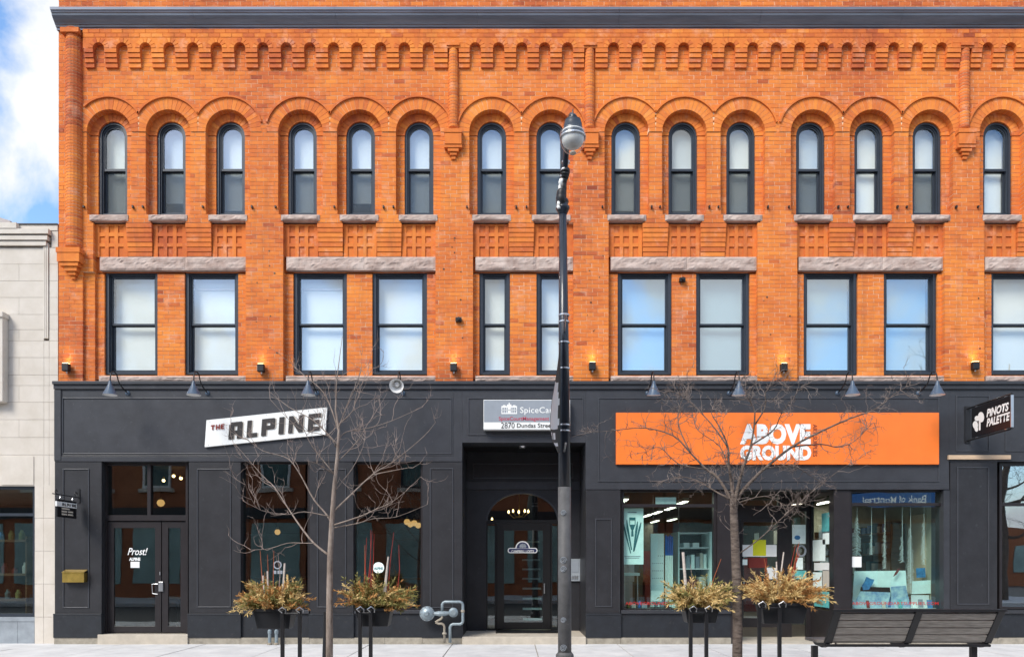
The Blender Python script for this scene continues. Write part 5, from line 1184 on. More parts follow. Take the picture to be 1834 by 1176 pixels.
for i in range(9):
    x = PX(2 + i * 6.2, .85); py = (966, 1026, 1071)[i % 3]; h_ = rnd.uniform(.1, .22)
    tag(MB().lathe([(.0, 0), (.05, 0), (.055, h_ * .6), (.03, h_ * .8), (.03, h_), (0, h_)], (x, .85, PZ(py, .9) + .001), 12).build('jar', rnd.choice(['beige_print', 'paper_blue', 'cloth_red', 'plant_olive', 'interior_teal'])), 'small coloured jar on the shelf behind the stone building window', 'jar', 'jars in the stone building window')
# gable behind the parapet
tag(MB().prism([(-24, 8.0), (-13.2, 8.0), (PX(18, 8), PZ(395, 8) - .1), (PX(18, 8), PZ(395, 8)), (-17.6, PZ(340, 8))], 8, 16).build('rear_roof', 'roof_grey'), 'grey gable roof showing just above the stone parapet', 'roof')

# small goods along the display decks
goods = [(1122, 6, 9, 'plant_olive'), (1131, 8, 6, 'beige_print'), (1143, 5, 12, 'tube_blue'), (1150, 9, 7, 'sign_grey'), (1192, 7, 10, 'cloth_red'), (1204, 10, 6, 'paper_mint'), (1219, 6, 9, 'interior_wood'), (1250, 8, 8, 'paper_teal'), (1262, 6, 11, 'beige_print'), (1270, 5, 7, 'tube_blue')]
for i, (px, w_, h_, m) in enumerate(goods):
    Yk = .22 + .07 * (i % 3); x0_ = PX(px, Yk); x1_ = PX(px + w_, Yk); z0_ = gz(1089) + .001; h2 = h_ / 94
    if i % 2: b_ = MB().box(x0_, x1_, Yk, Yk + .07, z0_, z0_ + h2).box(x0_ + .004, x1_ - .004, Yk + .004, Yk + .066, z0_ + h2, z0_ + h2 + .008)
    else: b_ = MB().lathe([(0, 0), ((x1_ - x0_) / 2, 0), ((x1_ - x0_) / 2, h2 * .75), ((x1_ - x0_) * .38, h2 * .85), ((x1_ - x0_) * .38, h2), (0, h2)], ((x0_ + x1_) / 2, Yk, z0_), 12)
    tag(b_.build('paint_box' if i % 2 else 'paint_jar', m), ('small carton' if i % 2 else 'small paint jar') + ' on the ledge inside the first art shop window', 'carton' if i % 2 else 'jar', 'goods on the first art shop ledge' + (' (cartons)' if i % 2 else ' (jars)'))
# drawings pinned along the inner side wall and hung sheets deep in the shop
for i in range(12):
    yy = 5.6 + .62 * i; z0_ = 1.0 + .55 * (i % 3); xw = sx(1701) - .012
    tag(MB().box(xw - .01, xw, yy, yy + .45, z0_, z0_ + .42).build('pinned_drawing', ('paper_mint', 'beige_print', 'painting', 'sign_grey')[i % 4]), 'drawing pinned on the inner side wall deep in the art shop', 'drawing', 'drawings on the art shop side wall')
for i in range(7):
    xx = 2.5 + .78 * i; t_ = MB().box(xx, xx + .5, 9.2, 9.24, .95, 1.7 + .1 * (i % 3)).box(xx + .05, xx + .45, 9.21, 9.6, .03, .94); tag(t_.build('display_bin', ('interior_wood', 'sign_grey', 'cloth_red', 'interior_teal')[i % 4]), 'dark display bin with a header board deep in the art shop', 'display bin', 'display bins across the art shop')

# cards and small canvases crowded on the second window's deck
for i in range(16):
    Yk = .20 + .16 * (i % 3); px = 1528 + 8.9 * i + rnd.uniform(-2, 2); w_ = rnd.uniform(5, 10); h_ = rnd.uniform(6, 15) + 5 * (i % 3); lean = .012
    x0_, x1_, z0_, z1_ = PX(px, Yk), PX(px + w_, Yk), gz(1089) + .001, gz(1089) + h_ / 94; b_ = MB().add([(x0_, Yk, z0_), (x1_, Yk, z0_), (x1_, Yk + lean * 3, z1_), (x0_, Yk + lean * 3, z1_), (x0_, Yk + .015, z0_), (x1_, Yk + .015, z0_), (x1_, Yk + lean * 3 + .015, z1_), (x0_, Yk + lean * 3 + .015, z1_)], [(0, 1, 2, 3), (5, 4, 7, 6), (1, 5, 6, 2), (4, 0, 3, 7), (3, 2, 6, 7), (4, 5, 1, 0)])
    tag(b_.build('small_canvas', ('painting', 'cloth_red', 'beige_print', 'paper_teal', 'white', 'paper_blue', 'plant_olive', 'sign_grey')[(i * 3) % 8]), 'small canvas leaning on the deck of the second art shop window', 'canvas', 'small canvases in the second art shop window')
# ================================================================== street: lamp post, trees, planters, bench
YLP = -4.7
def at(px, py, Y): return Vector((PX(px, Y), Y, PZ(py, Y)))
t = thing('street_lamp', 'tall dark street lamp post with teardrop glass globe on a curved arm', 'street lamp', (PX(1011, YLP), YLP, 0))
b0 = at(1011.5, 1212, YLP); b0.z = 0
MB().tube([b0, at(1011, 872, YLP)], [.084, .080], 20).build('lower_post', 'pole_grey', t, smooth=True)
MB().tube([at(1011, 872, YLP), at(1009.5, 600, YLP), at(1008, 384, YLP)], [.0785, .062, .047], 20).build('post', 'pole_paint', t, smooth=True)
MB().lathe([(.15, 0), (.15, .12), (.12, .16), (.11, .35), (.085, .38)], (b0.x, b0.y, 0), 20).build('base', 'pole_grey', t, smooth=False)
c = at(1008, 384, YLP); MB().lathe([(.05, 0), (.075, .05), (.085, .07), (.085, .09), (.068, .10), (.062, .14), (.075, .15), (.07, .175), (.05, .20)], c, 20).build('collar', 'pole_paint', t, smooth=True)
YG2 = -5.95
arm = [c + Vector((0, 0, .15)), at(1009, 330, YLP - .02), at(1012, 300, YLP - .08), at(1015, 262, YLP - .25), at(1018, 222, YLP - .55), at(1021, 208, YLP - .9), at(1024, 206, YG2 + .12), at(1025.5, 208, YG2)]
MB().tube(arm, [.045, .04, .036, .034, .03, .028, .026, .026], 12).build('arm', 'pole_paint', t, smooth=True)
for py in (293, 307, 318): MB().lathe([(.042, 0), (.052, .005), (.052, .025), (.042, .03)], at(1012.5 - (py - 300) * .12, py, YLP - .06), 14).build('arm_clamp', 'steel', t)
g = at(1026, 245, YG2)
MB().lathe([(.085, .16), (.098, .13), (.104, .06), (.115, .055), (.135, .0)], g, 28).lathe([(0, .245), (.03, .235), (.045, .215), (.03, .19), (.05, .185), (.088, .17), (.085, .16)], g, 24).lathe([(0, .30), (.006, .29), (.008, .245)], g, 10).build('cap', 'lamp_cap', t, smooth=True)
MB().lathe([(.136, .0), (.142, -.004), (.142, -.016), (.134, -.02)], g, 28).build('rim', 'steel', t)
MB().lathe([(.132, .06), (.137, -.01), (.134, -.05), (.118, -.10), (.088, -.145), (.05, -.172), (0, -.18)], g, 28).build('globe', 'globe_glass', t, smooth=True)
MB().lathe([(.120, .05), (.122, -.01), (.118, -.045), (.10, -.085), (.06, -.115), (0, -.122)], g, 28).build('diffuser', 'white', t, smooth=True)
MB().lathe([(.0, -.18), (.03, -.185), (.035, -.175), (.03, -.165)], g, 14).build('globe_knob', 'beige_print', t)
def wrapped(pts, r_, nm, m, sd, parent):
    rr = random.Random(sd); P_ = []; R_ = []
    for i in range(25):
        u = i / 24 * (len(pts) - 1); k = min(int(u), len(pts) - 2); P_.append(Vector(pts[k]).lerp(Vector(pts[k + 1]), u - k) + Vector((rr.uniform(-.005, .005), rr.uniform(-.005, .005), 0))); R_.append(r_ * (.85 + .1 * rr.random() + .22 * math.sin(i * .33)))
    return MB().tube(P_, R_, 10).build(nm, m, parent, smooth=True)
fl_ = thing('furled_flag', 'black and white flag furled round the lamp arm', 'flag', at(1006, 372, YLP)); wrapped([at(1004, 372, YLP - .03), at(1006, 345, YLP - .05), at(1011, 320, YLP - .07), at(1012, 306, YLP - .08)], .055, 'black_cloth', 'iron_black', 3, fl_); wrapped([at(1001, 374, YLP - .05), at(1002, 350, YLP - .06), at(1005, 322, YLP - .08)], .026, 'white_cloth', 'white', 5, fl_)
for py in (566, 578, 615, 661.5, 762.5, 773): 
    cc_ = at(1010, py, YLP); rr_ = .058 + (py - 500) / 370 * .022; MB().lathe([(rr_, 0), (rr_ + .006, .003), (rr_ + .006, .017), (rr_, .02)], cc_, 20).build('band_clamp', 'steel', t)
# spiral scroll stickers on the lower post
for (py, r_) in ((918, .035), (1003, .045), (1019, .04), (1110, .035), (1160, .045)):
    pts = []
    for k in range(30):
        an = k * .5; rr_ = r_ * (1 - k / 34); ph = rr_ * math.cos(an) / .086 - .25; pts.append((PX(1011, YLP) + .0875 * math.sin(ph), YLP - .0875 * math.cos(ph), PZ(py, YLP - .08) + rr_ * math.sin(an)))
    MB().tube(pts, .004, 5).build('scroll_decal', 'sign_grey', t)
# street banner, wind-twisted, hung out toward the road
bn = thing('street_banner', 'grey and white cloth banner billowing beside the lamp post', 'banner', at(1000, 790, YLP))
def ban_pt(u, v):     # u 0..1 out from the post, v 0 top .. 1 bottom
    py = 592 + (808 - 592) * v; edge = [1003, 1001.5, 999, 996, 991, 987.5, 985.5, 985, 987, 996][min(9, int(v * 9.99))]
    i = v * 9; k = min(8, int(i)); E = [1003.5, 1002, 1000, 997, 993, 989, 986, 985, 987.5, 999]; edge = E[k] + (E[k + 1] - E[k]) * (i - k)
    px = 1004 + (edge - 1004) * math.sin(u * math.pi / 2); Y = YLP - .09 - u * .62
    # keep real width: sideways offset measured at the post's distance
    return (PX(px, Y), Y, PZ(py, Y) + .0 - .02 * math.sin(u * 3))
rows, cols = 36, 10
def ban(cond, nm, m, off=0.0):
    mb = MB(); idx = {}
    for j in range(rows):
        for i in range(cols):
            if cond((i + .5) / cols, (j + .5) / rows):
                p = [ban_pt(i / cols, j / rows), ban_pt((i + 1) / cols, j / rows), ban_pt((i + 1) / cols, (j + 1) / rows), ban_pt(i / cols, (j + 1) / rows)]
                mb.add([(a_[0] + off, a_[1] - off, a_[2]) for a_ in p], [(0, 1, 2, 3)])
    return mb.build(nm, m, bn, smooth=False)
ban(lambda u, v: True, 'cloth', 'banner_grey')
ban(lambda u, v: .42 < v < .80 and u > .18 + .5 * max(0, .52 - v) * 4 + .05 * math.sin(v * 40), 'white_print', 'white', .004)
ban(lambda u, v: (.86 < v < .90 and .3 < u < .95 and int(u * 9) % 2 == 0) or (.83 < v < .86 and .4 < u < .9 and int(u * 7) % 2) or (.93 < v < .945 and .3 < u < .8), 'lettering', 'white', .004)
for v in (0.0, 1.0):
    p = ban_pt(.0, v); q_ = ban_pt(1.0, v); MB().tube([(PX(1010, YLP), YLP - .05, p[2]), (PX(1006, YLP), q_[1], p[2])], .012, 8).build('banner_rod', 'steel', bn)
# ------------------------------------------------------------------ bare trees
def limb(mb, pts, r0, r1, n=6, sub=3):
    """smooth tube through pts"""
    P_ = [Vector(p) for p in pts]; sp = []
    for i in range(len(P_) - 1):
        for k in range(sub):
            u = k / sub; a_, b_, c_, d_ = [P_[min(max(i + q_, 0), len(P_) - 1)] for q_ in (-1, 0, 1, 2)]
            sp.append(.5 * ((2 * b_) + (-a_ + c_) * u + (2 * a_ - 5 * b_ + 4 * c_ - d_) * u * u + (-a_ + 3 * b_ - 3 * c_ + d_) * u ** 3))
    sp.append(P_[-1]); m = len(sp)
    mb.tube(sp, [r0 + (r1 - r0) * (i / (m - 1)) ** .8 for i in range(m)], n); return sp
def twigs(mb, path, rr, n, ln, r_, depth=2, droop=0.0, curl=.35):
    for _ in range(n):
        k = rr.randrange(max(1, len(path) // 4), len(path)); p = path[k].copy(); d_ = (path[min(k + 1, len(path) - 1)] - path[max(k - 1, 0)])
        if d_.length < 1e-6: continue
        d_.normalize(); side = Vector((rr.gauss(0, 1), rr.gauss(0, .8), rr.gauss(.25, .8))).normalized(); d_ = (d_ * .8 + side * .8).normalized()
        L_ = ln * rr.uniform(.35, 1); m = rr.randint(4, 6); pts = [p]
        for i in range(m):
            d_ = (d_ + Vector((rr.gauss(0, curl), rr.gauss(0, curl), rr.gauss(.06 - droop, curl)))).normalized(); p = p + d_ * L_ / m; pts.append(p)
        mb.tube(pts, [r_ * (1 - .7 * i / m) for i in range(m + 1)], 4, cap=False)
        if depth > 1: twigs(mb, pts, rr, rr.randint(1, 3), ln * .55, r_ * .7, depth - 1, droop, curl)
def tree(name, lab, Y, trunk, tr_r, limbs, sd, bark, twm, ntw, ltw, rt=.0035, droop=0, curl=.35):
    rr = random.Random(sd); base = at(trunk[0][0], trunk[0][1], Y); base.z = 0
    t = thing(name, lab, 'tree', base); mb = MB()
    tp = [base - Vector((0, 0, .05))] + [at(a_, b_, Y) for a_, b_ in trunk[1:]]
    sp = []; P_ = tp; mb.tube(P_, tr_r, 12); tro = mb.build('trunk', bark, t, smooth=True)
    mb = MB(); tw = MB()
    twigs(tw, [at(a_, b_, Y) for a_, b_ in trunk[len(trunk) // 3:]], rr, ntw, ltw, rt, 2, droop, curl)
    for (r0, pts) in limbs:
        dep = rr.uniform(-.75, .75); n = len(pts); P_ = []
        for i, (a_, b_) in enumerate(pts): P_.append(at(a_, b_, Y + dep * (i / (n - 1)) ** 1.1))
        # a point nearer or farther is re-projected, so its real place follows from its own distance
        path = limb(mb, P_, r0, .0022); twigs(tw, path, rr, int(ntw * (.5 + len(pts) / 6)), ltw, rt * .9, 3, droop, curl)
    mb.build('limbs', bark, t, smooth=True); tw.build('twigs', twm, t, kind='stuff'); return t
tree('street_tree', 'slender bare young tree in front of the restaurant', -4.5,
     [(590, 1217), (590, 1100), (591, 1000), (594, 940), (598, 880), (604, 820), (607, 770), (601, 735), (603, 680), (613, 603)], [.048, .043, .037, .032, .028, .022, .016, .011, .007, .003],
     [(.017, [(591, 995), (562, 972), (538, 942), (515, 908), (491, 871), (471, 852), (417, 790)]), (.007, [(562, 972), (542, 972), (515, 972), (481, 982), (449, 984)]), (.013, [(595, 940), (585, 921), (562, 894), (542, 857), (525, 830), (508, 817), (471, 807), (444, 787)]),
      (.012, [(597, 940), (643, 925), (670, 913), (703, 898), (728, 878)]), (.010, [(595, 945), (639, 937), (670, 928), (710, 925), (765, 903)]), (.015, [(598, 915), (626, 888), (670, 847), (703, 827), (757, 783), (780, 756)]), (.007, [(670, 849), (700, 843), (732, 837)]),
      (.009, [(594, 925), (545, 916), (515, 921), (467, 913), (451, 894), (435, 857)]), (.009, [(600, 850), (568, 830), (545, 824)]), (.012, [(607, 775), (596, 739), (579, 702), (549, 675), (528, 658)]), (.008, [(605, 770), (627, 712), (646, 681)]), (.010, [(604, 790), (620, 773), (661, 766), (702, 753), (756, 729)]),
      (.010, [(604, 795), (562, 753), (518, 729), (484, 702)]), (.008, [(602, 800), (586, 780), (535, 766), (484, 715)]), (.009, [(601, 830), (640, 790), (665, 750), (690, 742)]), (.008, [(606, 760), (632, 735), (640, 700), (668, 660)]), (.008, [(600, 850), (560, 800), (545, 770), (530, 745)]), (.010, [(598, 880), (630, 840), (650, 800), (655, 770)])],
     11, 'bark_light', 'twig', 5, .48, .0044, droop=-.10, curl=.22)
tree('street_tree', 'wider bare tree with rough dark bark in front of the art shop', -4.5,
     [(1320, 1217), (1321, 1120), (1319, 1032), (1316, 960), (1314, 915), (1313, 895), (1312.5, 882)], [.066, .062, .058, .053, .048, .036, .012],
     [(.026, [(1313, 912), (1306, 888), (1284, 853), (1265, 840), (1237, 811), (1206, 780), (1155, 766), (1104, 770), (1060, 774)]), (.028, [(1314, 915), (1312, 885), (1308, 850), (1305, 825), (1303, 797), (1288, 763), (1274, 739), (1284, 722)]), (.030, [(1315, 915), (1319, 884), (1326, 855), (1332, 834), (1345, 797), (1352, 739), (1339, 712), (1328, 681)]), (.028, [(1316, 915), (1325, 885), (1351, 856), (1370, 838), (1418, 800), (1469, 773), (1520, 750), (1568, 732), (1602, 705), (1629, 690)]),
      (.009, [(1325, 990), (1363, 962), (1405, 923), (1436, 896), (1500, 844), (1550, 815)]), (.012, [(1306, 893), (1272, 874), (1254, 862), (1220, 853), (1190, 860)]), (.012, [(1345, 797), (1385, 770), (1400, 740), (1430, 700)]), (.011, [(1352, 760), (1370, 730), (1372, 700), (1395, 680)]), (.011, [(1303, 800), (1275, 760), (1230, 715), (1200, 700), (1185, 720)]), (.010, [(1237, 811), (1215, 760), (1220, 720), (1238, 690)]),
      (.011, [(1418, 800), (1470, 795), (1500, 800), (1530, 790), (1560, 760)]), (.010, [(1370, 838), (1420, 835), (1450, 850), (1480, 870)]), (.010, [(1322, 900), (1370, 888), (1410, 905), (1440, 900)]), (.009, [(1265, 840), (1215, 830), (1180, 800), (1150, 815)]), (.010, [(1308, 850), (1290, 800), (1250, 770), (1240, 740)])],
     23, 'bark_dark', 'dark_twig', 15, .38, .0050, droop=.03, curl=.45)
gs = MB()
tag(MB().tube([(PX(583, -4.42), -4.42, -.02), (PX(584, -4.42), -4.42, .86)], [.052, .030], 8).build('trunk_guard', 'plastic_black'), 'black mesh guard sleeve standing against the slender tree trunk', 'tree guard')
# ------------------------------------------------------------------ planters on post stands
def planter(px0, px1, pyt, pyb, posts, lab, sd, Y=-4.45, mix=('plant_tan', 'plant_olive'), spread=1.0, right=0.0, stems=(), poles=()):
    rr = random.Random(sd); x0_, x1_ = PX(px0, Y), PX(px1, Y); zt, zb_ = PZ(pyt, Y), PZ(pyb, Y); cx = (x0_ + x1_) / 2; w_ = x1_ - x0_; dp = .30
    t = thing('planter', lab, 'planter', (cx, Y, 0), 'planters of dried boughs along the kerb')
    tp = .045; y0_, y1_ = Y - dp / 2, Y + dp / 2
    m_ = MB().add([(x0_ + tp, y0_ + tp, zb_), (x1_ - tp, y0_ + tp, zb_), (x1_ - tp, y1_ - tp, zb_), (x0_ + tp, y1_ - tp, zb_), (x0_, y0_, zt), (x1_, y0_, zt), (x1_, y1_, zt), (x0_, y1_, zt)], [(0, 1, 5, 4), (1, 2, 6, 5), (2, 3, 7, 6), (3, 0, 4, 7), (3, 2, 1, 0)]); m_.build('trough', 'plastic_black', t, bevel=.006)
    rim = MB().frame(x0_ - .012, x1_ + .012, y0_ - .012, y1_ + .012, .03, zt - .03, zt + .006).build('rim', 'plastic_black', t)
    for v in rim.data.vertices: x, y, z = v.co; v.co = (x, z, y)
    MB().box(x0_ + .018, x1_ - .018, y0_ + .018, y1_ - .018, zt - .03, zt - .015).build('soil', 'soil', t)
    for i, p in enumerate(posts):
        yy = Y + (-.19 if i else .0) ; yy = Y - .20; x = PX(p, yy)
        MB().box(x - .022, x + .022, yy - .022, yy + .022, -.02, zt - .01).build('post', 'iron_black', t, bevel=.005)
        MB().tube([(x, yy - .02, zt - .04), (x - .03, yy - .06, zt + .0), (x + .02, yy - .08, zt + .035), (x + .06, yy - .07, zt + .0), (x + .055, yy - .06, zt - .04)], .007, 6).build('hook', 'steel', t)
    MB().tube([(PX(posts[0], Y - .2), Y - .2, zt - .05), (PX(posts[1], Y - .2), Y - .2, zt - .05)], .016, 8).build('crossbar', 'iron_black', t)
    # boughs: a curved rib with many needle leaves
    groups = {m: MB() for m in mix}
    nb = 170
    for b_ in range(nb):
        m = mix[b_ % len(mix)]; mb = groups[m]; ax = rr.uniform(-1, 1); p = Vector((cx + ax * w_ * .42, Y + rr.uniform(-.11, .11), zt - .01))
        out_ = ax * .95 + rr.gauss(0, .35) + right * rr.random(); d_ = Vector((out_ * .62, rr.gauss(-.2, .45), rr.uniform(.5, 1.8))).normalized(); L_ = rr.uniform(.18, .42) * spread; n = 8
        for i in range(n):
            d_ = (d_ + Vector((out_ * .05, rr.gauss(0, .06), -.085 - .06 * rr.random()))).normalized(); q_ = p + d_ * L_ / n
            mb.tube([p, q_], .0022, 3, cap=False)
            for s_ in range(7):
                nd = (d_ * 1.0 + Vector((rr.gauss(0, .75), rr.gauss(0, .75), rr.gauss(0, .55)))).normalized(); ll = rr.uniform(.035, .075); wv = nd.cross(Vector((rr.gauss(0, 1), rr.gauss(0, 1), rr.gauss(0, 1)))).normalized() * rr.uniform(.0035, .008)
                o_ = p.lerp(q_, rr.random()); mb.add([o_ - wv * .4, o_ + nd * ll * .5 - wv, o_ + nd * ll, o_ + nd * ll * .5 + wv], [(0, 1, 2, 3)])
            p = q_
    for m, mb in groups.items(): mb.build('boughs', m, t, kind='stuff')
    for (px, pyt_, lean, r_, mt) in poles:
        x = PX(px, Y); MB().tube([(x, Y, zt - .03), (x + lean * .5, Y + .01, (zt + PZ(pyt_, Y)) / 2), (x + lean, Y + .02, PZ(pyt_, Y))], [r_, r_ * .95, r_ * .9], 8).build('birch_pole', mt, t)
    for (px, pyt_, lean, mt) in stems:
        x = PX(px, Y); z1 = PZ(pyt_, Y); pts = [(x + lean * u + rr.gauss(0, .006), Y + .04 * u + rr.gauss(0, .006), zt + (z1 - zt) * u) for u in (0, .3, .6, 1)]; MB().tube(pts, [.0075, .006, .005, .0025], 6).build('stem', mt, t)
planter(459, 528, 1089, 1124, (506, 537), 'planter of orange-tan boughs and short birch poles before the first restaurant window', 1, mix=('plant_orange', 'plant_tan', 'plant_olive'), spread=1.05, right=-.1, poles=((476, 1030, -.04, .014, 'birch'), (481, 1022, -.02, .012, 'birch'), (505, 1008, .03, .014, 'birch'), (518, 1028, -.03, .013, 'plant_tan')), stems=((472, 985, -.05, 'orange_stem'), (482, 992, -.03, 'orange_stem'), (489, 985, .0, 'orange_stem'), (500, 990, -.02, 'twig')))
planter(640, 703, 1088, 1120, (645, 664), 'planter with red stems and olive boughs in front of the second restaurant window', 2, mix=('plant_olive', 'plant_tan', 'plant_olive', 'plant_orange'), spread=1.15, right=.6, poles=((688, 1010, .04, .013, 'birch'), (684, 996, .08, .012, 'birch'), (678, 1060, .0, .013, 'birch')), stems=((654, 962, .02, 'red_stem'), (658, 950, .04, 'red_stem'), (662, 948, .02, 'red_stem'), (666, 955, .02, 'red_stem'), (655, 985, .06, 'red_stem'), (690, 952, .10, 'red_stem'), (712, 975, .02, 'red_stem'), (652, 975, .01, 'orange_stem')))
planter(1222, 1284, 1087, 1114, (1237, 1265), 'planter of tan boughs with one tall birch pole before the first art shop window', 3, mix=('plant_tan', 'plant_olive', 'plant_tan'), spread=1.05, right=.1, poles=((1231, 988, -.05, .02, 'birch'),), stems=((1262, 1000, .22, 'orange_stem'), (1245, 1010, -.05, 'twig')))
planter(1358, 1440, 1079, 1115, (1360, 1396), 'planter of pale straw boughs with fanned red stems beside the bench', 4, mix=('plant_tan', 'plant_tan', 'plant_orange'), spread=1.2, right=.45, poles=((1393, 1005, -.01, .010, 'birch'), (1392, 988, .09, .010, 'birch')), stems=((1402, 975, .18, 'red_stem'), (1404, 970, .22, 'orange_stem'), (1406, 985, .20, 'red_stem'), (1400, 990, .24, 'orange_stem'), (1415, 975, .12, 'red_stem'), (1385, 1000, -.10, 'orange_stem'), (1378, 1005, -.05, 'red_stem')))
# ------------------------------------------------------------------ bench (seen from behind, facing the shops)
YBn = -4.35
t = thing('bench', 'black framed street bench with weathered grey wooden slats, facing the shops', 'bench', (PX(1632, YBn), YBn, 0))
zs = .455; x0_, x1_ = PX(1478, YBn), PX(1772, YBn); ztb = .865; rec = .27
def back_pt(v): return (YBn - .02 - rec * v, zs + .02 + (ztb - zs) * v)       # v 0 seat .. 1 top, leaning to the road
fxs = [x0_ + .03, (x0_ + x1_) / 2 - .01, x1_ - .04]
for fx in fxs:
    ya, za = back_pt(-.06); yb2, zb2 = back_pt(1.02); wdt = .045; m_ = MB()
    pr = [(ya - .03, za), (yb2 - .03, zb2), (yb2 + .03, zb2), (ya + .03, za)]
    m_.add([(fx - wdt, y, z) for y, z in pr] + [(fx + wdt, y, z) for y, z in pr], [(3, 2, 1, 0), (4, 5, 6, 7), (0, 1, 5, 4), (1, 2, 6, 5), (2, 3, 7, 6), (3, 0, 4, 7)])
    # seat bracket with a dropped front lip
    sp_ = [(YBn - .03, zs - .035), (YBn + .12, zs - .07), (YBn + .34, zs - .055), (YBn + .46, zs + .0), (YBn + .47, zs + .03), (YBn + .44, zs + .012), (YBn + .0, zs - .004)]
    n = len(sp_); m_.add([(fx - .03, y, z) for y, z in sp_] + [(fx + .03, y, z) for y, z in sp_], [tuple(range(n)), tuple(range(2 * n - 1, n - 1, -1))] + [((i + 1) % n, i, n + i, n + (i + 1) % n) for i in range(n)])
    m_.build('frame_bracket', 'iron_black', t, bevel=.006)
for v0 in (.03, .265, .50, .735):
    for a_, b_ in ((fxs[0] + .047, fxs[1] - .047), (fxs[1] + .047, fxs[2] - .047)):
        (y0_, z0_), (y1_, z1_) = back_pt(v0), back_pt(v0 + .20); nx_, nz_ = .0, 0
        dyn = Vector((0, z1_ - z0_, -(y1_ - y0_))).normalized() * .018; m_ = MB(); tw_ = rnd.uniform(-.003, .003)
        pr = [(y0_ - dyn.y, z0_ - dyn.z), (y1_ - dyn.y, z1_ - dyn.z), (y1_ + dyn.y, z1_ + dyn.z), (y0_ + dyn.y, z0_ + dyn.z)]
        m_.add([(a_, y + tw_, z) for y, z in pr] + [(b_, y, z + tw_) for y, z in pr], [(3, 2, 1, 0), (4, 5, 6, 7), (0, 1, 5, 4), (1, 2, 6, 5), (2, 3, 7, 6), (3, 0, 4, 7)]); m_.build('back_slat', 'bench_wood', t, bevel=.004)
y_, z_ = back_pt(1.0); MB().box(fxs[0] - .06, fxs[2] + .06, y_ - .035, y_ + .035, z_ - .01, z_ + .022).build('top_rail', 'iron_black', t, bevel=.006)
for k in range(4): MB().box(fxs[0] - .12, fxs[2] + .02, YBn + .025 + k * .108, YBn + .12 + k * .108, zs, zs + .035).build('seat_slat', 'bench_wood', t, bevel=.004)
MB().box(fxs[0] - .03, fxs[2] + .03, YBn - .05, YBn - .005, zs - .045, zs - .012).build('rear_rail', 'iron_black', t, bevel=.004)
for fx in (PX(1458, YBn + .12), PX(1752, YBn + .0)): MB().box(fx - .035, fx + .035, YBn + .07, YBn + .14, -.02, zs - .045).build('leg', 'iron_black', t, bevel=.004); MB().box(fx - .09, fx + .09, YBn + .015, YBn + .195, .0, .012).build('foot_plate', 'iron_black', t)
# ================================================================== the other side of the street (seen mirrored in the glass)
def far_building(nm, lab, x0_, x1_, h_, wm, wins, sd, trim='limestone', arch=False):
    Yf = -20.5; t = thing(nm, lab, 'building', ((x0_ + x1_) / 2, Yf, 0)); MB().box(x0_, x1_, Yf - 10, Yf, 0, h_).build('wall', wm, t)
    MB().box(x0_ - .1, x1_ + .1, Yf, Yf + .35, h_ - .5, h_ - .1).build('cornice', trim, t); MB().box(x0_, x1_, Yf + .001, Yf + .15, 3.6, 4.1).build('fascia', 'storefront_paint', t)
    n = wins; w_ = (x1_ - x0_) / n
    for i in range(n):
        cx = x0_ + w_ * (i + .5)
        o = MB().frame(cx - .65, cx + .65, 5.0, 7.4, .1, Yf + .001, Yf + .10).build('window', 'white' if sd % 2 else 'window_paint', t); MB().box(cx - .56, cx + .56, Yf + .02, Yf + .03, 5.09, 7.31).build('pane', 'interior_teal', o); MB().box(cx - .8, cx + .8, Yf + .001, Yf + .18, 4.82, 4.99).build('sill', trim, o)
        if arch: MB().strip(arc(cx, 7.4, .85, math.pi, 0, 12), arc(cx, 7.4, .62, math.pi, 0, 12), Yf + .001, Yf + .08).build('arch_head', trim, o)
        MB().box(cx - w_ * .4, cx + w_ * .4, Yf + .001, Yf + .05, .6, 3.4).build('shop_glass', 'far_shopfront', t)
    return t
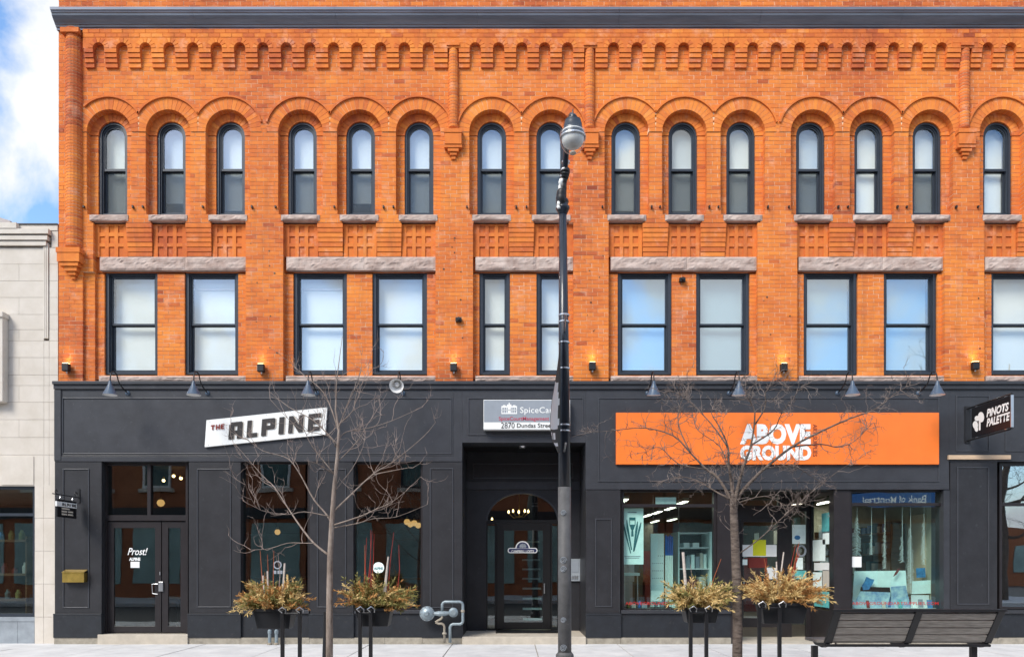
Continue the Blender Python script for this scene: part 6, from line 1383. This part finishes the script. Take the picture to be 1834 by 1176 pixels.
far_building('far_building', 'brown brick shop row with arched windows facing the restaurant across the street', -26, -9.5, 9.2, 'brown_brick', 6, 1, arch=True)
far_building('far_building', 'plain brown brick building facing the lobby across the street', -9.4, 7, 9.6, 'brown_brick', 5, 2)
fb = far_building('far_building', 'low bank building with blue name board facing the art shop across the street', 7.1, 20.5, 7.4, 'brown_brick', 4, 3)
xs0, xs1 = 15.6, 19.3; MB().box(xs0, xs1, -20.36, -20.18, 4.15, 4.75).build('name_board', 'added_glow_blue', fb)  # the board's glow is added, to register in the shop window reflection
text_obj('lettering', 'Bank of Montreal', 'added_glow_white', fb, (17.45, -20.17, 4.33), .42, rot=(90, 0, 180), align='CENTER', bold=.004)
tree('far_tree', 'bare tree across the street, seen only in the glass of the end shopfront', -16.2 + 0, [(917, 1012), (917, 1012)], [.1, .1], [], 5, 'bark_dark', 'dark_twig', 0, .1) if False else None
rr = random.Random(4); ft = thing('far_tree', 'large bare tree across the street mirrored in the end shopfront window', 'tree', (20.6, -17.5, 0)); mb = MB(); tw = MB()
trk = [Vector((20.6, -17.5, -.2)), Vector((20.65, -17.5, 2)), Vector((20.55, -17.5, 4)), Vector((20.9, -17.5, 6.5)), Vector((21.2, -17.4, 10))]; mb.tube(trk, [.22, .19, .16, .11, .03], 10)
for k in range(11):
    z = rr.uniform(2.5, 9); p = Vector((20.7, -17.5, z)); an = rr.uniform(0, 6.28); L_ = rr.uniform(1.5, 3.6); pts = [p + Vector((math.cos(an) * L_ * u, math.sin(an) * L_ * u * .6, L_ * .7 * u * u + rr.gauss(0, .08))) for u in (0, .25, .5, .75, 1)]; sp = limb(mb, pts, .07, .012); twigs(tw, sp, rr, 10, 1.2, .012, 3)
mb.build('trunk', 'bark_dark', ft, smooth=True); tw.build('twigs', 'bark_dark', ft, kind='stuff')

lf = thing('far_building', 'low distant brown brick block beyond the bank', 'building', (44, -45, 0)); MB().box(26, 64, -56, -45, -.2, 4.4).build('wall', 'brown_brick', lf)
for i in range(9): MB().box(27.5 + 4 * i, 30 + 4 * i, -44.99, -44.9, 1.0, 3.0).build('window', 'far_shopfront', lf)
